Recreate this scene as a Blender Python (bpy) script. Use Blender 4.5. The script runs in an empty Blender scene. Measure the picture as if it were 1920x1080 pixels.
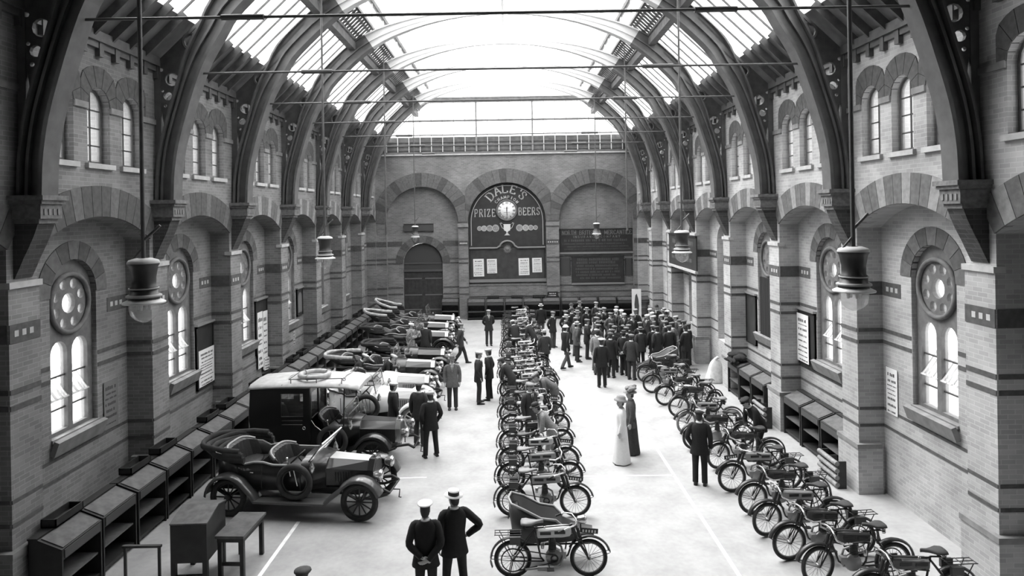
import bpy, bmesh, math, random
from mathutils import Vector, Matrix, Quaternion
from mathutils.geometry import tessellate_polygon
PI = math.pi
random.seed(7)
SC = bpy.context.scene
COL = SC.collection
# ------------------------------------------------------------------ camera, sky, exposure
F, VX, VY, EYE, TH = 1250.0, 953.0, 398.0, 6.4, 0.0165
cam_d = bpy.data.cameras.new('camera')
cam = bpy.data.objects.new('camera', cam_d); COL.objects.link(cam)
cam_d.sensor_width = 36.0; cam_d.lens = 36.0 * F / 1920.0
cam_d.shift_x = (960 - VX) / 1920.0; cam_d.shift_y = (VY - 540) / 1920.0
cam_d.clip_end = 400
cam.location = (0, 0, EYE)
cam.rotation_euler = (Matrix.Rotation(PI / 2, 3, 'X') @ Matrix.Rotation(-TH, 3, 'Z')).to_euler()
SC.camera = cam
w = bpy.data.worlds.new('sky'); SC.world = w; w.use_nodes = True
wn = w.node_tree; wn.nodes.clear()
# an even overcast sky, a little brighter towards the zenith than at the horizon
tc = wn.nodes.new('ShaderNodeTexCoord'); sx = wn.nodes.new('ShaderNodeSeparateXYZ')
mr = wn.nodes.new('ShaderNodeMapRange'); mr.inputs[1].default_value = 0.0; mr.inputs[2].default_value = 1.0
mr.inputs[3].default_value = 0.75; mr.inputs[4].default_value = 1.25
bg = wn.nodes.new('ShaderNodeBackground'); wo = wn.nodes.new('ShaderNodeOutputWorld')
bg.inputs['Color'].default_value = (1, 1, 1, 1)
SKY = 2.6
mu = wn.nodes.new('ShaderNodeMath'); mu.operation = 'MULTIPLY'; mu.inputs[1].default_value = SKY
wn.links.new(tc.outputs['Generated'], sx.inputs[0]); wn.links.new(sx.outputs['Z'], mr.inputs[0])
wn.links.new(mr.outputs[0], mu.inputs[0]); wn.links.new(mu.outputs[0], bg.inputs['Strength'])
wn.links.new(bg.outputs[0], wo.inputs[0])
# soft daylight from high on the left: a veiled sun
sl = bpy.data.lights.new('veiled_sun', 'SUN'); sl.energy = 4.0; sl.angle = math.radians(50)
so = bpy.data.objects.new('veiled_sun', sl); COL.objects.link(so)
so.rotation_euler = Vector((0.50, -0.45, -1.0)).to_track_quat('-Z', 'Y').to_euler()
SC.view_settings.view_transform = 'Standard'; SC.view_settings.look = 'None'
SC.view_settings.gamma = 1.0; SC.view_settings.use_curve_mapping = False
SC.view_settings.exposure = 1.15
SC.cycles.max_bounces = 8; SC.cycles.diffuse_bounces = 4; SC.cycles.transparent_max_bounces = 16
SC.cycles.caustics_reflective = False; SC.cycles.caustics_refractive = False

def fl(px, py, z=0.0):                      # picture point standing on height z -> X, Y in metres
    u, v = px - VX, py - VY
    c, s = math.cos(TH), math.sin(TH)
    uu, vv = u * c - v * s, u * s + v * c
    Y = F * (EYE - z) / vv
    return uu * Y / F, Y
def at(px, py, Y):                          # picture point at depth Y -> X, Z in metres
    u, v = px - VX, py - VY
    c, s = math.cos(TH), math.sin(TH)
    uu, vv = u * c - v * s, u * s + v * c
    return uu * Y / F, EYE - vv * Y / F

# ------------------------------------------------------------------ materials
MATS = {}
def mat(name, g, rough=0.7, metal=0.0, noise=0.0, scale=8.0, bump=0.0, spec=0.5, coat=0.0):
    if name in MATS: return MATS[name]
    m = bpy.data.materials.new(name); m.use_nodes = True; MATS[name] = m
    nt = m.node_tree; p = nt.nodes['Principled BSDF']
    p.inputs['Base Color'].default_value = (g, g, g, 1)
    p.inputs['Roughness'].default_value = rough; p.inputs['Metallic'].default_value = metal
    p.inputs['Specular IOR Level'].default_value = spec
    p.inputs['Coat Weight'].default_value = coat
    if noise or bump:
        t = nt.nodes.new('ShaderNodeTexCoord'); n = nt.nodes.new('ShaderNodeTexNoise')
        n.inputs['Scale'].default_value = scale; n.inputs['Detail'].default_value = 4
        nt.links.new(t.outputs['Object'], n.inputs['Vector'])
        if noise:
            r = nt.nodes.new('ShaderNodeMapRange')
            r.inputs[1].default_value = 0.3; r.inputs[2].default_value = 0.7
            r.inputs[3].default_value = g * (1 - noise); r.inputs[4].default_value = g * (1 + noise)
            nt.links.new(n.outputs['Fac'], r.inputs[0]); nt.links.new(r.outputs[0], p.inputs['Base Color'])
        if bump:
            b = nt.nodes.new('ShaderNodeBump'); b.inputs['Strength'].default_value = bump; b.inputs['Distance'].default_value = 0.02
            nt.links.new(n.outputs['Fac'], b.inputs['Height']); nt.links.new(b.outputs[0], p.inputs['Normal'])
    return m
def brick(name, g, g2, mortar, axes):
    m = bpy.data.materials.new(name); m.use_nodes = True; MATS[name] = m
    nt = m.node_tree; p = nt.nodes['Principled BSDF']; p.inputs['Roughness'].default_value = 0.85
    p.inputs['Specular IOR Level'].default_value = 0.2
    geo = nt.nodes.new('ShaderNodeNewGeometry'); s = nt.nodes.new('ShaderNodeSeparateXYZ'); c = nt.nodes.new('ShaderNodeCombineXYZ')
    nt.links.new(geo.outputs['Position'], s.inputs[0])
    if axes == 'XY':                       # both X and Y facing walls from one sum coordinate
        a = nt.nodes.new('ShaderNodeMath'); a.operation = 'ADD'
        nt.links.new(s.outputs['X'], a.inputs[0]); nt.links.new(s.outputs['Y'], a.inputs[1]); nt.links.new(a.outputs[0], c.inputs[0])
    nt.links.new(s.outputs['Z'], c.inputs[1])
    b = nt.nodes.new('ShaderNodeTexBrick')
    b.inputs['Color1'].default_value = (g, g, g, 1); b.inputs['Color2'].default_value = (g2, g2, g2, 1)
    b.inputs['Mortar'].default_value = (mortar, mortar, mortar, 1)
    b.inputs['Scale'].default_value = 1.0; b.inputs['Mortar Size'].default_value = 0.007
    b.inputs['Brick Width'].default_value = 0.235; b.inputs['Row Height'].default_value = 0.08
    nt.links.new(c.outputs[0], b.inputs['Vector'])
    n = nt.nodes.new('ShaderNodeTexNoise'); n.inputs['Scale'].default_value = 0.9; n.inputs['Detail'].default_value = 6
    nt.links.new(geo.outputs['Position'], n.inputs['Vector'])
    r = nt.nodes.new('ShaderNodeMapRange'); r.inputs[1].default_value = 0.3; r.inputs[2].default_value = 0.7
    r.inputs[3].default_value = 0.72; r.inputs[4].default_value = 1.15
    nt.links.new(n.outputs['Fac'], r.inputs[0])
    mx = nt.nodes.new('ShaderNodeMix'); mx.data_type = 'RGBA'; mx.blend_type = 'MULTIPLY'; mx.inputs[0].default_value = 1.0
    nt.links.new(b.outputs['Color'], mx.inputs[6]); nt.links.new(r.outputs[0], mx.inputs[7])
    nt.links.new(mx.outputs[2], p.inputs['Base Color'])
    bp = nt.nodes.new('ShaderNodeBump'); bp.inputs['Strength'].default_value = 0.5; bp.inputs['Distance'].default_value = 0.01; bp.invert = True
    nt.links.new(b.outputs['Fac'], bp.inputs['Height']); nt.links.new(bp.outputs[0], p.inputs['Normal'])
    return m
def glass(name, clear, tint=1.0, rough=0.05):
    m = bpy.data.materials.new(name); m.use_nodes = True; MATS[name] = m
    nt = m.node_tree; nt.nodes.clear()
    o = nt.nodes.new('ShaderNodeOutputMaterial'); mx = nt.nodes.new('ShaderNodeMixShader')
    t = nt.nodes.new('ShaderNodeBsdfTransparent'); t.inputs[0].default_value = (tint, tint, tint, 1)
    mx2 = nt.nodes.new('ShaderNodeMixShader'); d = nt.nodes.new('ShaderNodeBsdfTranslucent'); g = nt.nodes.new('ShaderNodeBsdfGlossy')
    d.inputs[0].default_value = (0.8, 0.8, 0.8, 1); g.inputs['Roughness'].default_value = rough
    mx2.inputs[0].default_value = 0.35
    nt.links.new(d.outputs[0], mx2.inputs[1]); nt.links.new(g.outputs[0], mx2.inputs[2])
    mx.inputs[0].default_value = clear
    nt.links.new(mx2.outputs[0], mx.inputs[1]); nt.links.new(t.outputs[0], mx.inputs[2]); nt.links.new(mx.outputs[0], o.inputs[0])
    return m
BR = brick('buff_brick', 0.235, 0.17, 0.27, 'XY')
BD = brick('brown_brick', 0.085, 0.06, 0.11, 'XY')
BL = brick('lit_side_brick', 0.43, 0.34, 0.47, 'XY')  # right wall only: its stronger daylight is put into the brick tone
STONE = mat('pale_stone', 0.42, 0.8, noise=0.15, scale=5)
STONE2 = mat('grey_stone', 0.2, 0.8, noise=0.2, scale=5)
VDARK = mat('brown_voussoir', 0.075, 0.85, noise=0.25, scale=9)
VMID = mat('red_voussoir', 0.115, 0.85, noise=0.25, scale=9)
VLIGHT = mat('buff_voussoir', 0.24, 0.85, noise=0.2, scale=9)
IRON = mat('painted_iron', 0.085, 0.55, noise=0.25, scale=6)
IRON2 = mat('painted_iron_rib', 0.10, 0.6, noise=0.2, scale=4)
BOARD = mat('dark_roof_boarding', 0.11, 0.8, noise=0.3, scale=3)
RAFT = mat('roof_rafter_wood', 0.10, 0.75, noise=0.3, scale=5)
GLASS = glass('roof_glass', 0.88, 0.97)
WGLASS = glass('window_glass', 0.88, 0.95)
LGLASS = glass('lamp_glass', 0.72, 0.9, 0.1)
CGLASS = glass('windscreen_glass', 0.8, 0.92)
LEAD = mat('leaded_bar', 0.05, 0.6)
BLACK = mat('black_paint', 0.015, 0.5)
BOARDP = mat('black_signboard', 0.022, 0.6, noise=0.3, scale=3)
GOLD = mat('gilt_letter', 0.5, 0.5)
FADED = mat('faded_letter', 0.16, 0.7)
WHITE = mat('white_enamel', 0.8, 0.5)
PAPER = mat('white_paper', 0.72, 0.9)
INK = mat('printing_ink', 0.06, 0.9)
OAK = mat('dark_oak', 0.018, 0.5, noise=0.35, scale=6)
OAKL = mat('worn_oak_lid', 0.10, 0.45, noise=0.35, scale=7)
DOORM = mat('dark_door_wood', 0.03, 0.6, noise=0.3, scale=5)

# ------------------------------------------------------------------ mesh builder
class MB:
    def __init__(s): s.v = []; s.f = []; s.m = []; s.s = []
    def add(s, vs, fs, mi=0, sm=False):
        o = len(s.v); s.v += [tuple(v) for v in vs]
        for f in fs: s.f.append(tuple(i + o for i in f)); s.m.append(mi); s.s.append(sm)
        return s
    def merge(s, b, M=None, mi=None):
        vs = [tuple(M @ Vector(v)) for v in b.v] if M is not None else b.v
        o = len(s.v); s.v += vs
        for f, m, q in zip(b.f, b.m, b.s): s.f.append(tuple(i + o for i in f)); s.m.append(m if mi is None else mi); s.s.append(q)
        return s
    def xf(s, M): s.v = [tuple(M @ Vector(v)) for v in s.v]; return s
    def box(s, x0, x1, y0, y1, z0, z1, mi=0, M=None):
        vs = [(x, y, z) for z in (z0, z1) for y in (y0, y1) for x in (x0, x1)]
        if M is not None: vs = [M @ Vector(v) for v in vs]
        return s.add(vs, [(0, 2, 3, 1), (4, 5, 7, 6), (0, 1, 5, 4), (2, 6, 7, 3), (0, 4, 6, 2), (1, 3, 7, 5)], mi)
    def cbox(s, c, d, M=None, mi=0):
        x, y, z = c; a, b, e = d[0] / 2, d[1] / 2, d[2] / 2
        R = Matrix.Translation(c) @ (M.to_4x4() if M is not None else Matrix.Identity(4))
        return s.box(-a, a, -b, b, -e, e, mi, R)
    def bar(s, p, q, w, h, mi=0, up=(0, 0, 1)):           # rectangular bar from p to q
        p, q = Vector(p), Vector(q); t = (q - p).normalized(); up = Vector(up)
        sd = t.cross(up)
        if sd.length < 1e-4: sd = t.cross(Vector((1, 0, 0)))
        sd.normalize(); u = sd.cross(t)
        r = [sd * a * w / 2 + u * b * h / 2 for a, b in ((-1, -1), (1, -1), (1, 1), (-1, 1))]
        vs = [p + x for x in r] + [q + x for x in r]
        return s.add(vs, [(0, 3, 2, 1), (4, 5, 6, 7), (0, 1, 5, 4), (1, 2, 6, 5), (2, 3, 7, 6), (3, 0, 4, 7)], mi)
    def loft(s, rings, mi=0, cap0=True, cap1=True, closed=False, sm=True):
        n = len(rings[0]); vs = [v for r in rings for v in r]; fs = []
        R = len(rings)
        for i in range(R if closed else R - 1):
            for j in range(n):
                a, b = i * n + j, i * n + (j + 1) % n
                k = ((i + 1) % R) * n
                fs.append((a, b, k + (j + 1) % n, k + j))
        s.add(vs, fs, mi, sm)
        if not closed:
            if cap0: s.add(rings[0], [tuple(range(n - 1, -1, -1))], mi, False)
            if cap1: s.add(rings[-1], [tuple(range(n))], mi, False)
        return s
    def tube(s, path, r, n=8, mi=0, closed=False, caps=True, ref=None):
        P = [Vector(p) for p in path]; m = len(P)
        rr = r if isinstance(r, (list, tuple)) else [r] * m
        T = []
        for i in range(m):
            if closed: t = P[(i + 1) % m] - P[i - 1]
            else: t = P[min(i + 1, m - 1)] - P[max(i - 1, 0)]
            T.append(t.normalized())
        rv = Vector(ref) if ref else (Vector((0, 0, 1)) if abs(T[0].z) < 0.9 else Vector((1, 0, 0)))
        a = T[0].cross(rv).normalized(); rings = []
        for i in range(m):
            a = (a - T[i] * a.dot(T[i])).normalized(); b = T[i].cross(a)
            q = rr[i]
            qa, qb = q if isinstance(q, (list, tuple)) else (q, q)
            rings.append([P[i] + a * qa * math.cos(2 * PI * k / n) + b * qb * math.sin(2 * PI * k / n) for k in range(n)])
        return s.loft(rings, mi, caps, caps, closed)
    def lathe(s, prof, n=16, M=None, mi=0, sm=True, cap=True):
        rings = [[Vector((r * math.cos(2 * PI * k / n), r * math.sin(2 * PI * k / n), z)) for k in range(n)] for r, z in prof]
        if M is not None: rings = [[M @ v for v in r] for r in rings]
        return s.loft(rings, mi, cap, cap, False, sm)
    def torus(s, R, r, nR=24, nr=8, M=None, mi=0):
        rings = []
        for i in range(nR):
            a = 2 * PI * i / nR; c = Vector((math.cos(a), math.sin(a), 0))
            rings.append([c * (R + r * math.cos(2 * PI * k / nr)) + Vector((0, 0, r * math.sin(2 * PI * k / nr))) for k in range(nr)])
        if M is not None: rings = [[M @ v for v in q] for q in rings]
        return s.loft(rings, mi, closed=True)
    def ell(s, c, rad, nu=10, nv=7, M=None, mi=0):
        rings = []
        c = Vector(c)
        for i in range(nv + 1):
            a = PI * (0.02 + 0.96 * i / nv) - PI / 2
            rings.append([Vector((rad[0] * math.cos(a) * math.cos(2 * PI * k / nu), rad[1] * math.cos(a) * math.sin(2 * PI * k / nu), rad[2] * math.sin(a))) for k in range(nu)])
        rings = [[c + (M @ v if M is not None else v) for v in r] for r in rings]
        return s.loft(rings, mi)
    def slab(s, outer, holes=(), t=0.1, M=None, mi=0):
        """polygon with holes in local x,y, extruded along local +z by t"""
        polys = [[Vector((p[0], p[1], 0)) for p in outer]] + [[Vector((p[0], p[1], 0)) for p in h] for h in holes]
        tris = tessellate_polygon(polys)
        flat = [p for q in polys for p in q]; n = len(flat)
        vs = flat + [p + Vector((0, 0, t)) for p in flat]
        fs = []
        for a, b, c in tris:
            ab, ac = flat[b] - flat[a], flat[c] - flat[a]
            if (ab.x * ac.y - ab.y * ac.x) < 0: b, c = c, b
            fs.append((a, c, b)); fs.append((a + n, b + n, c + n))
        o = 0
        for q in polys:
            k = len(q); area = sum(q[i].x * q[(i + 1) % k].y - q[(i + 1) % k].x * q[i].y for i in range(k))
            hole = o > 0
            for i in range(k):
                a, b = o + i, o + (i + 1) % k
                f = (a, b, b + n, a + n)
                if (area > 0) == hole: f = f[::-1]
                fs.append(f)
            o += k
        if M is not None:
            vs = [M @ v for v in vs]
            if M.determinant() < 0: fs = [f[::-1] for f in fs]
        return s.add(vs, fs, mi)
    def mesh(s, name):
        me = bpy.data.meshes.new(name); me.from_pydata(s.v, [], s.f)
        if any(s.m): me.polygons.foreach_set('material_index', s.m)
        me.polygons.foreach_set('use_smooth', s.s); me.update()
        return me
    def build(s, name, mats, parent=None, loc=None, rot=None):
        me = s.mesh(name)
        for m in (mats if isinstance(mats, (list, tuple)) else [mats]): me.materials.append(m)
        return link(name, me, parent, loc, rot)
def link(name, me, parent=None, loc=None, rot=None, m=None):
    o = bpy.data.objects.new(name, me); COL.objects.link(o)
    if parent is not None: o.parent = parent
    if loc is not None: o.location = loc
    if rot is not None: o.rotation_euler = rot
    if m is not None:
        o.material_slots[0].link = 'OBJECT'; o.material_slots[0].material = m
    return o
def tag(o, label=None, cat=None, group=None, kind=None):
    if label: o['label'] = label
    if cat: o['category'] = cat
    if group: o['group'] = group
    if kind: o['kind'] = kind
    return o
def thing(name, label, cat, loc=(0, 0, 0), rz=0.0, group=None):
    o = bpy.data.objects.new(name, None); COL.objects.link(o); o.empty_display_size = 0.2
    o.location = loc; o.rotation_euler = (0, 0, rz)
    return tag(o, label, cat, group)
def struct(name):
    o = bpy.data.objects.new(name, None); COL.objects.link(o); o['kind'] = 'structure'; return o
def copy_tree(o, parent=None):
    c = o.copy(); COL.objects.link(c)
    if parent is not None: c.parent = parent
    for ch in o.children: copy_tree(ch, c)
    return c
def arc(cx, cy, r, a0, a1, n, ry=None):
    ry = r if ry is None else ry
    return [(cx + r * math.cos(math.radians(a0 + (a1 - a0) * i / n)), cy + ry * math.sin(math.radians(a0 + (a1 - a0) * i / n))) for i in range(n + 1)]
def circ(cx, cy, r, n=14, ry=None):
    return arc(cx, cy, r, 0, 360, n, ry)[:-1]
def rect(x0, x1, y0, y1): return [(x0, y0), (x1, y0), (x1, y1), (x0, y1)]
ORD = ['first', 'second', 'third', 'fourth', 'fifth', 'sixth', 'seventh', 'eighth', 'ninth', 'tenth', 'eleventh', 'twelfth', 'thirteenth',
       'fourteenth', 'fifteenth', 'sixteenth', 'seventeenth', 'eighteenth', 'nineteenth', 'twentieth', 'twenty-first', 'twenty-second', 'twenty-third', 'twenty-fourth', 'twenty-fifth', 'twenty-sixth']
# ================================================================== THE HALL
WL, WR, XC = 8.03, 7.78, -0.125
HW = (WL + WR) / 2
BAY = 4.256
YP = {k: 15.25 + BAY * (k - 1) for k in range(-1, 7)}; YP[7] = 40.3
YB, RD = 40.3, 0.55
ML = Matrix(((0, 0, -1, -WL), (1, 0, 0, 0), (0, 1, 0, 0), (0, 0, 0, 1)))
MR = Matrix(((0, 0, 1, WR), (1, 0, 0, 0), (0, 1, 0, 0), (0, 0, 0, 1)))
# floor: pale trodden concrete
def floor_mat():
    m = bpy.data.materials.new('worn_concrete'); m.use_nodes = True; nt = m.node_tree; p = nt.nodes['Principled BSDF']
    p.inputs['Roughness'].default_value = 0.6; p.inputs['Specular IOR Level'].default_value = 0.35
    g = nt.nodes.new('ShaderNodeNewGeometry')
    n = nt.nodes.new('ShaderNodeTexNoise'); n.inputs['Scale'].default_value = 1.3; n.inputs['Detail'].default_value = 8
    n2 = nt.nodes.new('ShaderNodeTexNoise'); n2.inputs['Scale'].default_value = 9; n2.inputs['Detail'].default_value = 5
    nt.links.new(g.outputs['Position'], n.inputs['Vector']); nt.links.new(g.outputs['Position'], n2.inputs['Vector'])
    a = nt.nodes.new('ShaderNodeMath'); a.operation = 'MULTIPLY_ADD'; a.inputs[1].default_value = 0.45
    nt.links.new(n2.outputs['Fac'], a.inputs[0]); nt.links.new(n.outputs['Fac'], a.inputs[2])
    r = nt.nodes.new('ShaderNodeMapRange'); r.inputs[1].default_value = 0.4; r.inputs[2].default_value = 1.05
    r.inputs[3].default_value = 0.27; r.inputs[4].default_value = 0.42
    nt.links.new(a.outputs[0], r.inputs[0]); nt.links.new(r.outputs[0], p.inputs['Base Color'])
    return m
fb = MB(); fb.box(-9.2, 9.0, -4, 41.2, -0.2, 0)
floor = fb.build('floor', floor_mat()); tag(floor, kind='structure')
LINE = mat('white_floor_paint', 0.8, 0.7, noise=0.15, scale=6)
for (p, q, wd) in (((1195, 785), (1380, 1070), .075), ((560, 978), (488, 1078), .075), ((1092, 893), (1264, 891), .05), ((735, 897), (800, 895), .04)):
    a, b = Vector(fl(*p)), Vector(fl(*q)); d = (b - a).normalized()
    if wd > .06: b = b + d * 2.0
    m = MB(); m.bar((a.x, a.y, 0.0015), (b.x, b.y, 0.0015), wd, 0.003); m.build('painted_line', LINE, floor)

wl, wr, wb = struct('wall_left'), struct('wall_right'), struct('wall_back')
CROWN, SPR = 6.45, 5.93
def bay_arch(a, b):                         # segmental arch of a bay between pier faces a..b
    c = (b - a) / 2; rise = CROWN - SPR; R = (c * c + rise * rise) / (2 * rise)
    return (a + b) / 2, CROWN - R, R, math.degrees(math.asin(c / R))
PW = 0.35
def vous(cx, cz, r0, r1, t0, t1, M, proud, lim=None):  # one arch stone, between angles t0..t1
    m = MB(); g = 0.006
    def P(r, t):
        t = math.radians(t)
        if lim:
            co = math.cos(t)
            L = lim[1] if co > 0 else lim[0]
            if abs(co) > 1e-3: r = min(r, L / abs(co))
        return (cx + r * math.cos(t), cz + r * math.sin(t))
    d = math.degrees(g / r0); d1 = math.degrees(g / r1)
    tm = (t0 + t1) / 2
    poly = [P(r0, t0 + d), P(r1, t0 + d1), P(r1, tm), P(r1, t1 - d1), P(r0, t1 - d), P(r0, tm)]
    m.slab(poly, (), proud + 0.12, M @ Matrix.Translation((0, 0, -proud)))
    return m
def window_open(cy, half=.70, z0=2.25, z1=5.62):
    return [(cy - half, z0), (cy + half, z0)] + arc(cy, z1 - half, half, 0, 180, 14)
LAN = (-1.13, 0.0, 1.13)
def lancet(cy, z0=7.48, h=.36, z1=8.98):
    return [(cy - h, z0), (cy + h, z0)] + arc(cy, z1 - h, h, 0, 180, 8)
wn_no = [0]
FRAME = mat('window_frame_stone', 0.13, 0.8, noise=0.2)
WPAINT = mat('white_painted_bar', 0.55, 0.6)
CURT = mat('dark_curtain_cloth', 0.03, 0.95)
def make_rose_window(side, cy, M, curtain=False, hopper=True):
    wn_no[0] += 1
    r = struct('window_%d' % wn_no[0])
    D = RD + 0.10
    op = window_open(cy, .70)
    rc = 4.76
    holes = [circ(cy, rc, .20, 14)] + [circ(cy + .40 * math.cos(math.radians(45 * i + 22.5)), rc + .40 * math.sin(math.radians(45 * i + 22.5)), .105, 10) for i in range(8)]
    for s in (-1, 1):
        c = cy + s * .31
        holes.append([(c - .24, 2.35), (c + .24, 2.35)] + arc(c, 3.82, .24, 0, 180, 8))
    MB().slab(op, holes, .14, M @ Matrix.Translation((0, 0, D))).build('tracery', FRAME, r)
    m = MB(); mm = M @ Matrix.Translation((cy, rc, D - .03))
    m.torus(.57, .05, 28, 8, mm); m.build('rose_moulding', FRAME, r)
    for h in holes:
        xs = [p[0] for p in h]; zs = [p[1] for p in h]
        MB().slab(h, (), .01, M @ Matrix.Translation((0, 0, D + .07))).build('pane', WGLASS, r)
    for s in (-1, 1):
        c = cy + s * .31; m = MB()
        for z in (2.75, 3.38): m.slab(rect(c - .24, c + .24, z - .015, z + .015), (), .05, M @ Matrix.Translation((0, 0, D + .05)))
        m.build('glazing_bar', LEAD, r)
    m = MB()                                # sloping stone sill
    m.slab(rect(-.76, .76, 0, .28), (), .10, M @ Matrix.Translation((cy, 1.98, RD - .09)) @ Matrix.Rotation(-.35, 4, 'X'))
    m.slab(rect(-.72, .72, 0, .06), (), .32, M @ Matrix.Translation((cy, 2.22, RD - .04)))
    m.build('sill', STONE2, r)
    if hopper:
        for s in (-1, 1):                   # an inward-tilted hopper light with striped glass bars
            c = cy + s * .31
            T = M @ Matrix.Translation((c, 2.95, D - .02)) @ Matrix.Rotation(.62, 4, 'X')
            m = MB()
            for q in (-.24, -.08, .08, .24): m.slab(rect(q - .022, q + .022, 0, .62), (), .03, T)
            for z in (0, .59): m.slab(rect(-.25, .25, z, z + .035), (), .03, T)
            h = m.build('hopper_light', WPAINT, r)
            MB().slab(rect(-.23, .23, .02, .6), (), .006, T @ Matrix.Translation((0, 0, .012))).build('hopper_pane', WGLASS, h)
    if curtain:
        m = MB(); pts = []
        n = 36
        for i in range(n + 1):
            x = -.66 + 1.0 * i / n; pts.append((x, D - .18 + .035 * math.sin(i * 1.45)))
        rings = [[Vector((cy + x, z, d)) for x, d in pts] + [Vector((cy + x, z, d + .02)) for x, d in reversed(pts)] for z in (2.1, 4.15)]
        rings = [[M @ v for v in q] for q in rings]
        m.loft(rings); tag(m.build('window_curtain', CURT), 'long dark pleated curtain drawn across the arched window beside the framed dark board', 'curtain')
    return r
def side_wall(root, M, side):
    ks = sorted(k for k in YP if k < 7)
    # plain wall behind the gallery
    MB().slab(rect(-4, YP[-1] + PW, 0, 10.05), (), RD, M).build('end_panel', BR, root)
    for k in ks:
        a, b = YP[k] + (PW if k >= -1 else 0), YP[k + 1] - (PW if k < 6 else 0.12)
        lo, hi = YP[k] + PW, YP[k + 1] + (PW if k < 6 else 0)
        cy = (a + b) / 2
        ac, az, R, th = bay_arch(a, b)
        out = [(lo, SPR)] + [(p[0], p[1]) for p in arc(ac, az, R, 90 + th, 90 - th, 16)][1:]
        out += [(b, 0), (hi, 0), (hi, 10.05), (lo, 10.05)]
        lans = [YP[k] + BAY / 2 + d for d in LAN] if k < 6 else [cy - .62, cy + .62]
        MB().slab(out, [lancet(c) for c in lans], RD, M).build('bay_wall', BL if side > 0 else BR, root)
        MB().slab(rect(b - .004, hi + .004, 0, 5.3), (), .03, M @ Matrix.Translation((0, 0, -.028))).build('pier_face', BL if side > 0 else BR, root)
        # arch stones
        n = 14; t0, t1 = 90 - th, 90 + th; ms = {}
        for i in range(n):
            u0, u1 = t0 + (t1 - t0) * i / n, t0 + (t1 - t0) * (i + 1) / n
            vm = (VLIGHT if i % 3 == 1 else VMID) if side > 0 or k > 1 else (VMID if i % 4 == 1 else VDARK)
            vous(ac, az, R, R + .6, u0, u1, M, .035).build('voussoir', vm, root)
        # lancets: hood stones, frame, glass, sill
        for c in lans:
            for i in range(7):
                vous(c, 8.62, .36, .78, 180 / 7 * i, 180 / 7 * (i + 1), M, .02, (.56, .56)).build('lancet_voussoir', VDARK, root)
            wn_no[0] += 1
            r = struct('window_%d' % wn_no[0]); T = M @ Matrix.Translation((0, 0, .17))
            inn = lancet(c, 7.54, .30, 8.92)
            MB().slab(lancet(c), [inn], .06, T).build('frame', FRAME, r)
            MB().slab(inn, (), .008, T @ Matrix.Translation((0, 0, .02))).build('pane', WGLASS, r)
            m = MB()
            for z in (7.85, 8.2, 8.55): m.slab(rect(c - .3, c + .3, z - .012, z + .012), (), .03, T)
            m.slab(rect(c - .012, c + .012, 7.5, 8.9), (), .03, T)
            m.build('glazing_bar', LEAD, r)
            MB().slab(rect(c - .44, c + .44, 7.38, 7.48), (), .5, M @ Matrix.Translation((0, 0, -.07))).build('sill', STONE, r)
        m = MB()                            # impost band between the lancets
        ed = [lo] + [e for c in lans for e in (c - .365, c + .365)] + [hi - .15]
        for i in range(0, len(ed), 2):
            if ed[i + 1] > ed[i]: m.slab(rect(ed[i], ed[i + 1], 8.52, 8.64), (), .06, M @ Matrix.Translation((0, 0, -.04)))
        m.build('impost_band', STONE2, root)
        # recess back wall
        blind = side > 0 and k >= 3 or k == 6
        op = window_open(cy, .70) if not blind else [(cy - .8, 1.2), (cy + .8, 1.2)] + arc(cy, 5.0, .8, 0, 180, 12)
        MB().slab(rect(a - .1, b + .1, 0, 6.6), [op], .35, M @ Matrix.Translation((0, 0, RD - .002))).build('recess_wall', BL if side > 0 else BR, root)
        if blind:
            MB().slab(rect(a - .1, b + .1, 0, 6.6), (), .1, M @ Matrix.Translation((0, 0, RD + .34))).build('niche_wall', BL if side > 0 else BR, root)
        else:
            for i in range(9):
                vous(cy, 4.92, .70, 1.06, 20 * i, 20 * (i + 1), M @ Matrix.Translation((0, 0, RD)), .02).build('window_voussoir', VDARK if i % 2 else VMID, root)
            make_rose_window(side, cy, M, curtain=(side > 0 and k == 2), hopper=not (side > 0 and k == 2))
        # string courses following pier face, jambs and recess
        def course(z0, z1, pr, mt, name, gap):
            m = MB()
            m.slab(rect(b, hi, z0, z1), (), .1, M @ Matrix.Translation((0, 0, -pr - .028)))
            for e, sg in ((a, 1), (b, -1)):
                m.slab(rect(min(e, e + sg * pr), max(e, e + sg * pr), z0, z1), (), RD, M @ Matrix.Translation((0, 0, 0)))
            for p, q in ((a, cy - gap), (cy + gap, b)):
                m.slab(rect(p, q, z0, z1), (), pr + .02, M @ Matrix.Translation((0, 0, RD - pr)))
            return m.build(name, mt, root)
        gp = 1.07 if not blind else .82
        course(4.42, 4.72, .012, VDARK, 'dark_band', gp)
        m = MB()
        for p, q, d in ((b, hi, -.045), (a, cy - gp, RD - .018), (cy + gp, b, RD - .018)):
            x = p + .1
            while x + .1 < q:
                m.slab(rect(x, x + .09, 4.52, 4.62), (), .03, M @ Matrix.Translation((0, 0, d))); x += .17
        tag(m.build('stud_course', STONE, root), kind='stuff')
        g2 = .72 if not blind else .82
        for z0, z1 in ((3.60, 3.68), (3.34, 3.42), (1.86, 1.92), (1.48, 1.54)):
            course(z0, z1, .012, VDARK, 'string_course', g2 if z0 > 2.3 or blind else 0.0)
        course(1.56, 1.84, .004, BR if side < 0 else BL, 'brick_course', 0.0 if not blind else .82)
        # plinth with chamfered stone top
        m = MB(); pl = .1
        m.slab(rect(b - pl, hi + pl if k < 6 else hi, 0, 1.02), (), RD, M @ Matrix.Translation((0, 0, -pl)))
        m.build('plinth', BL if side > 0 else BR, root)
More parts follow.
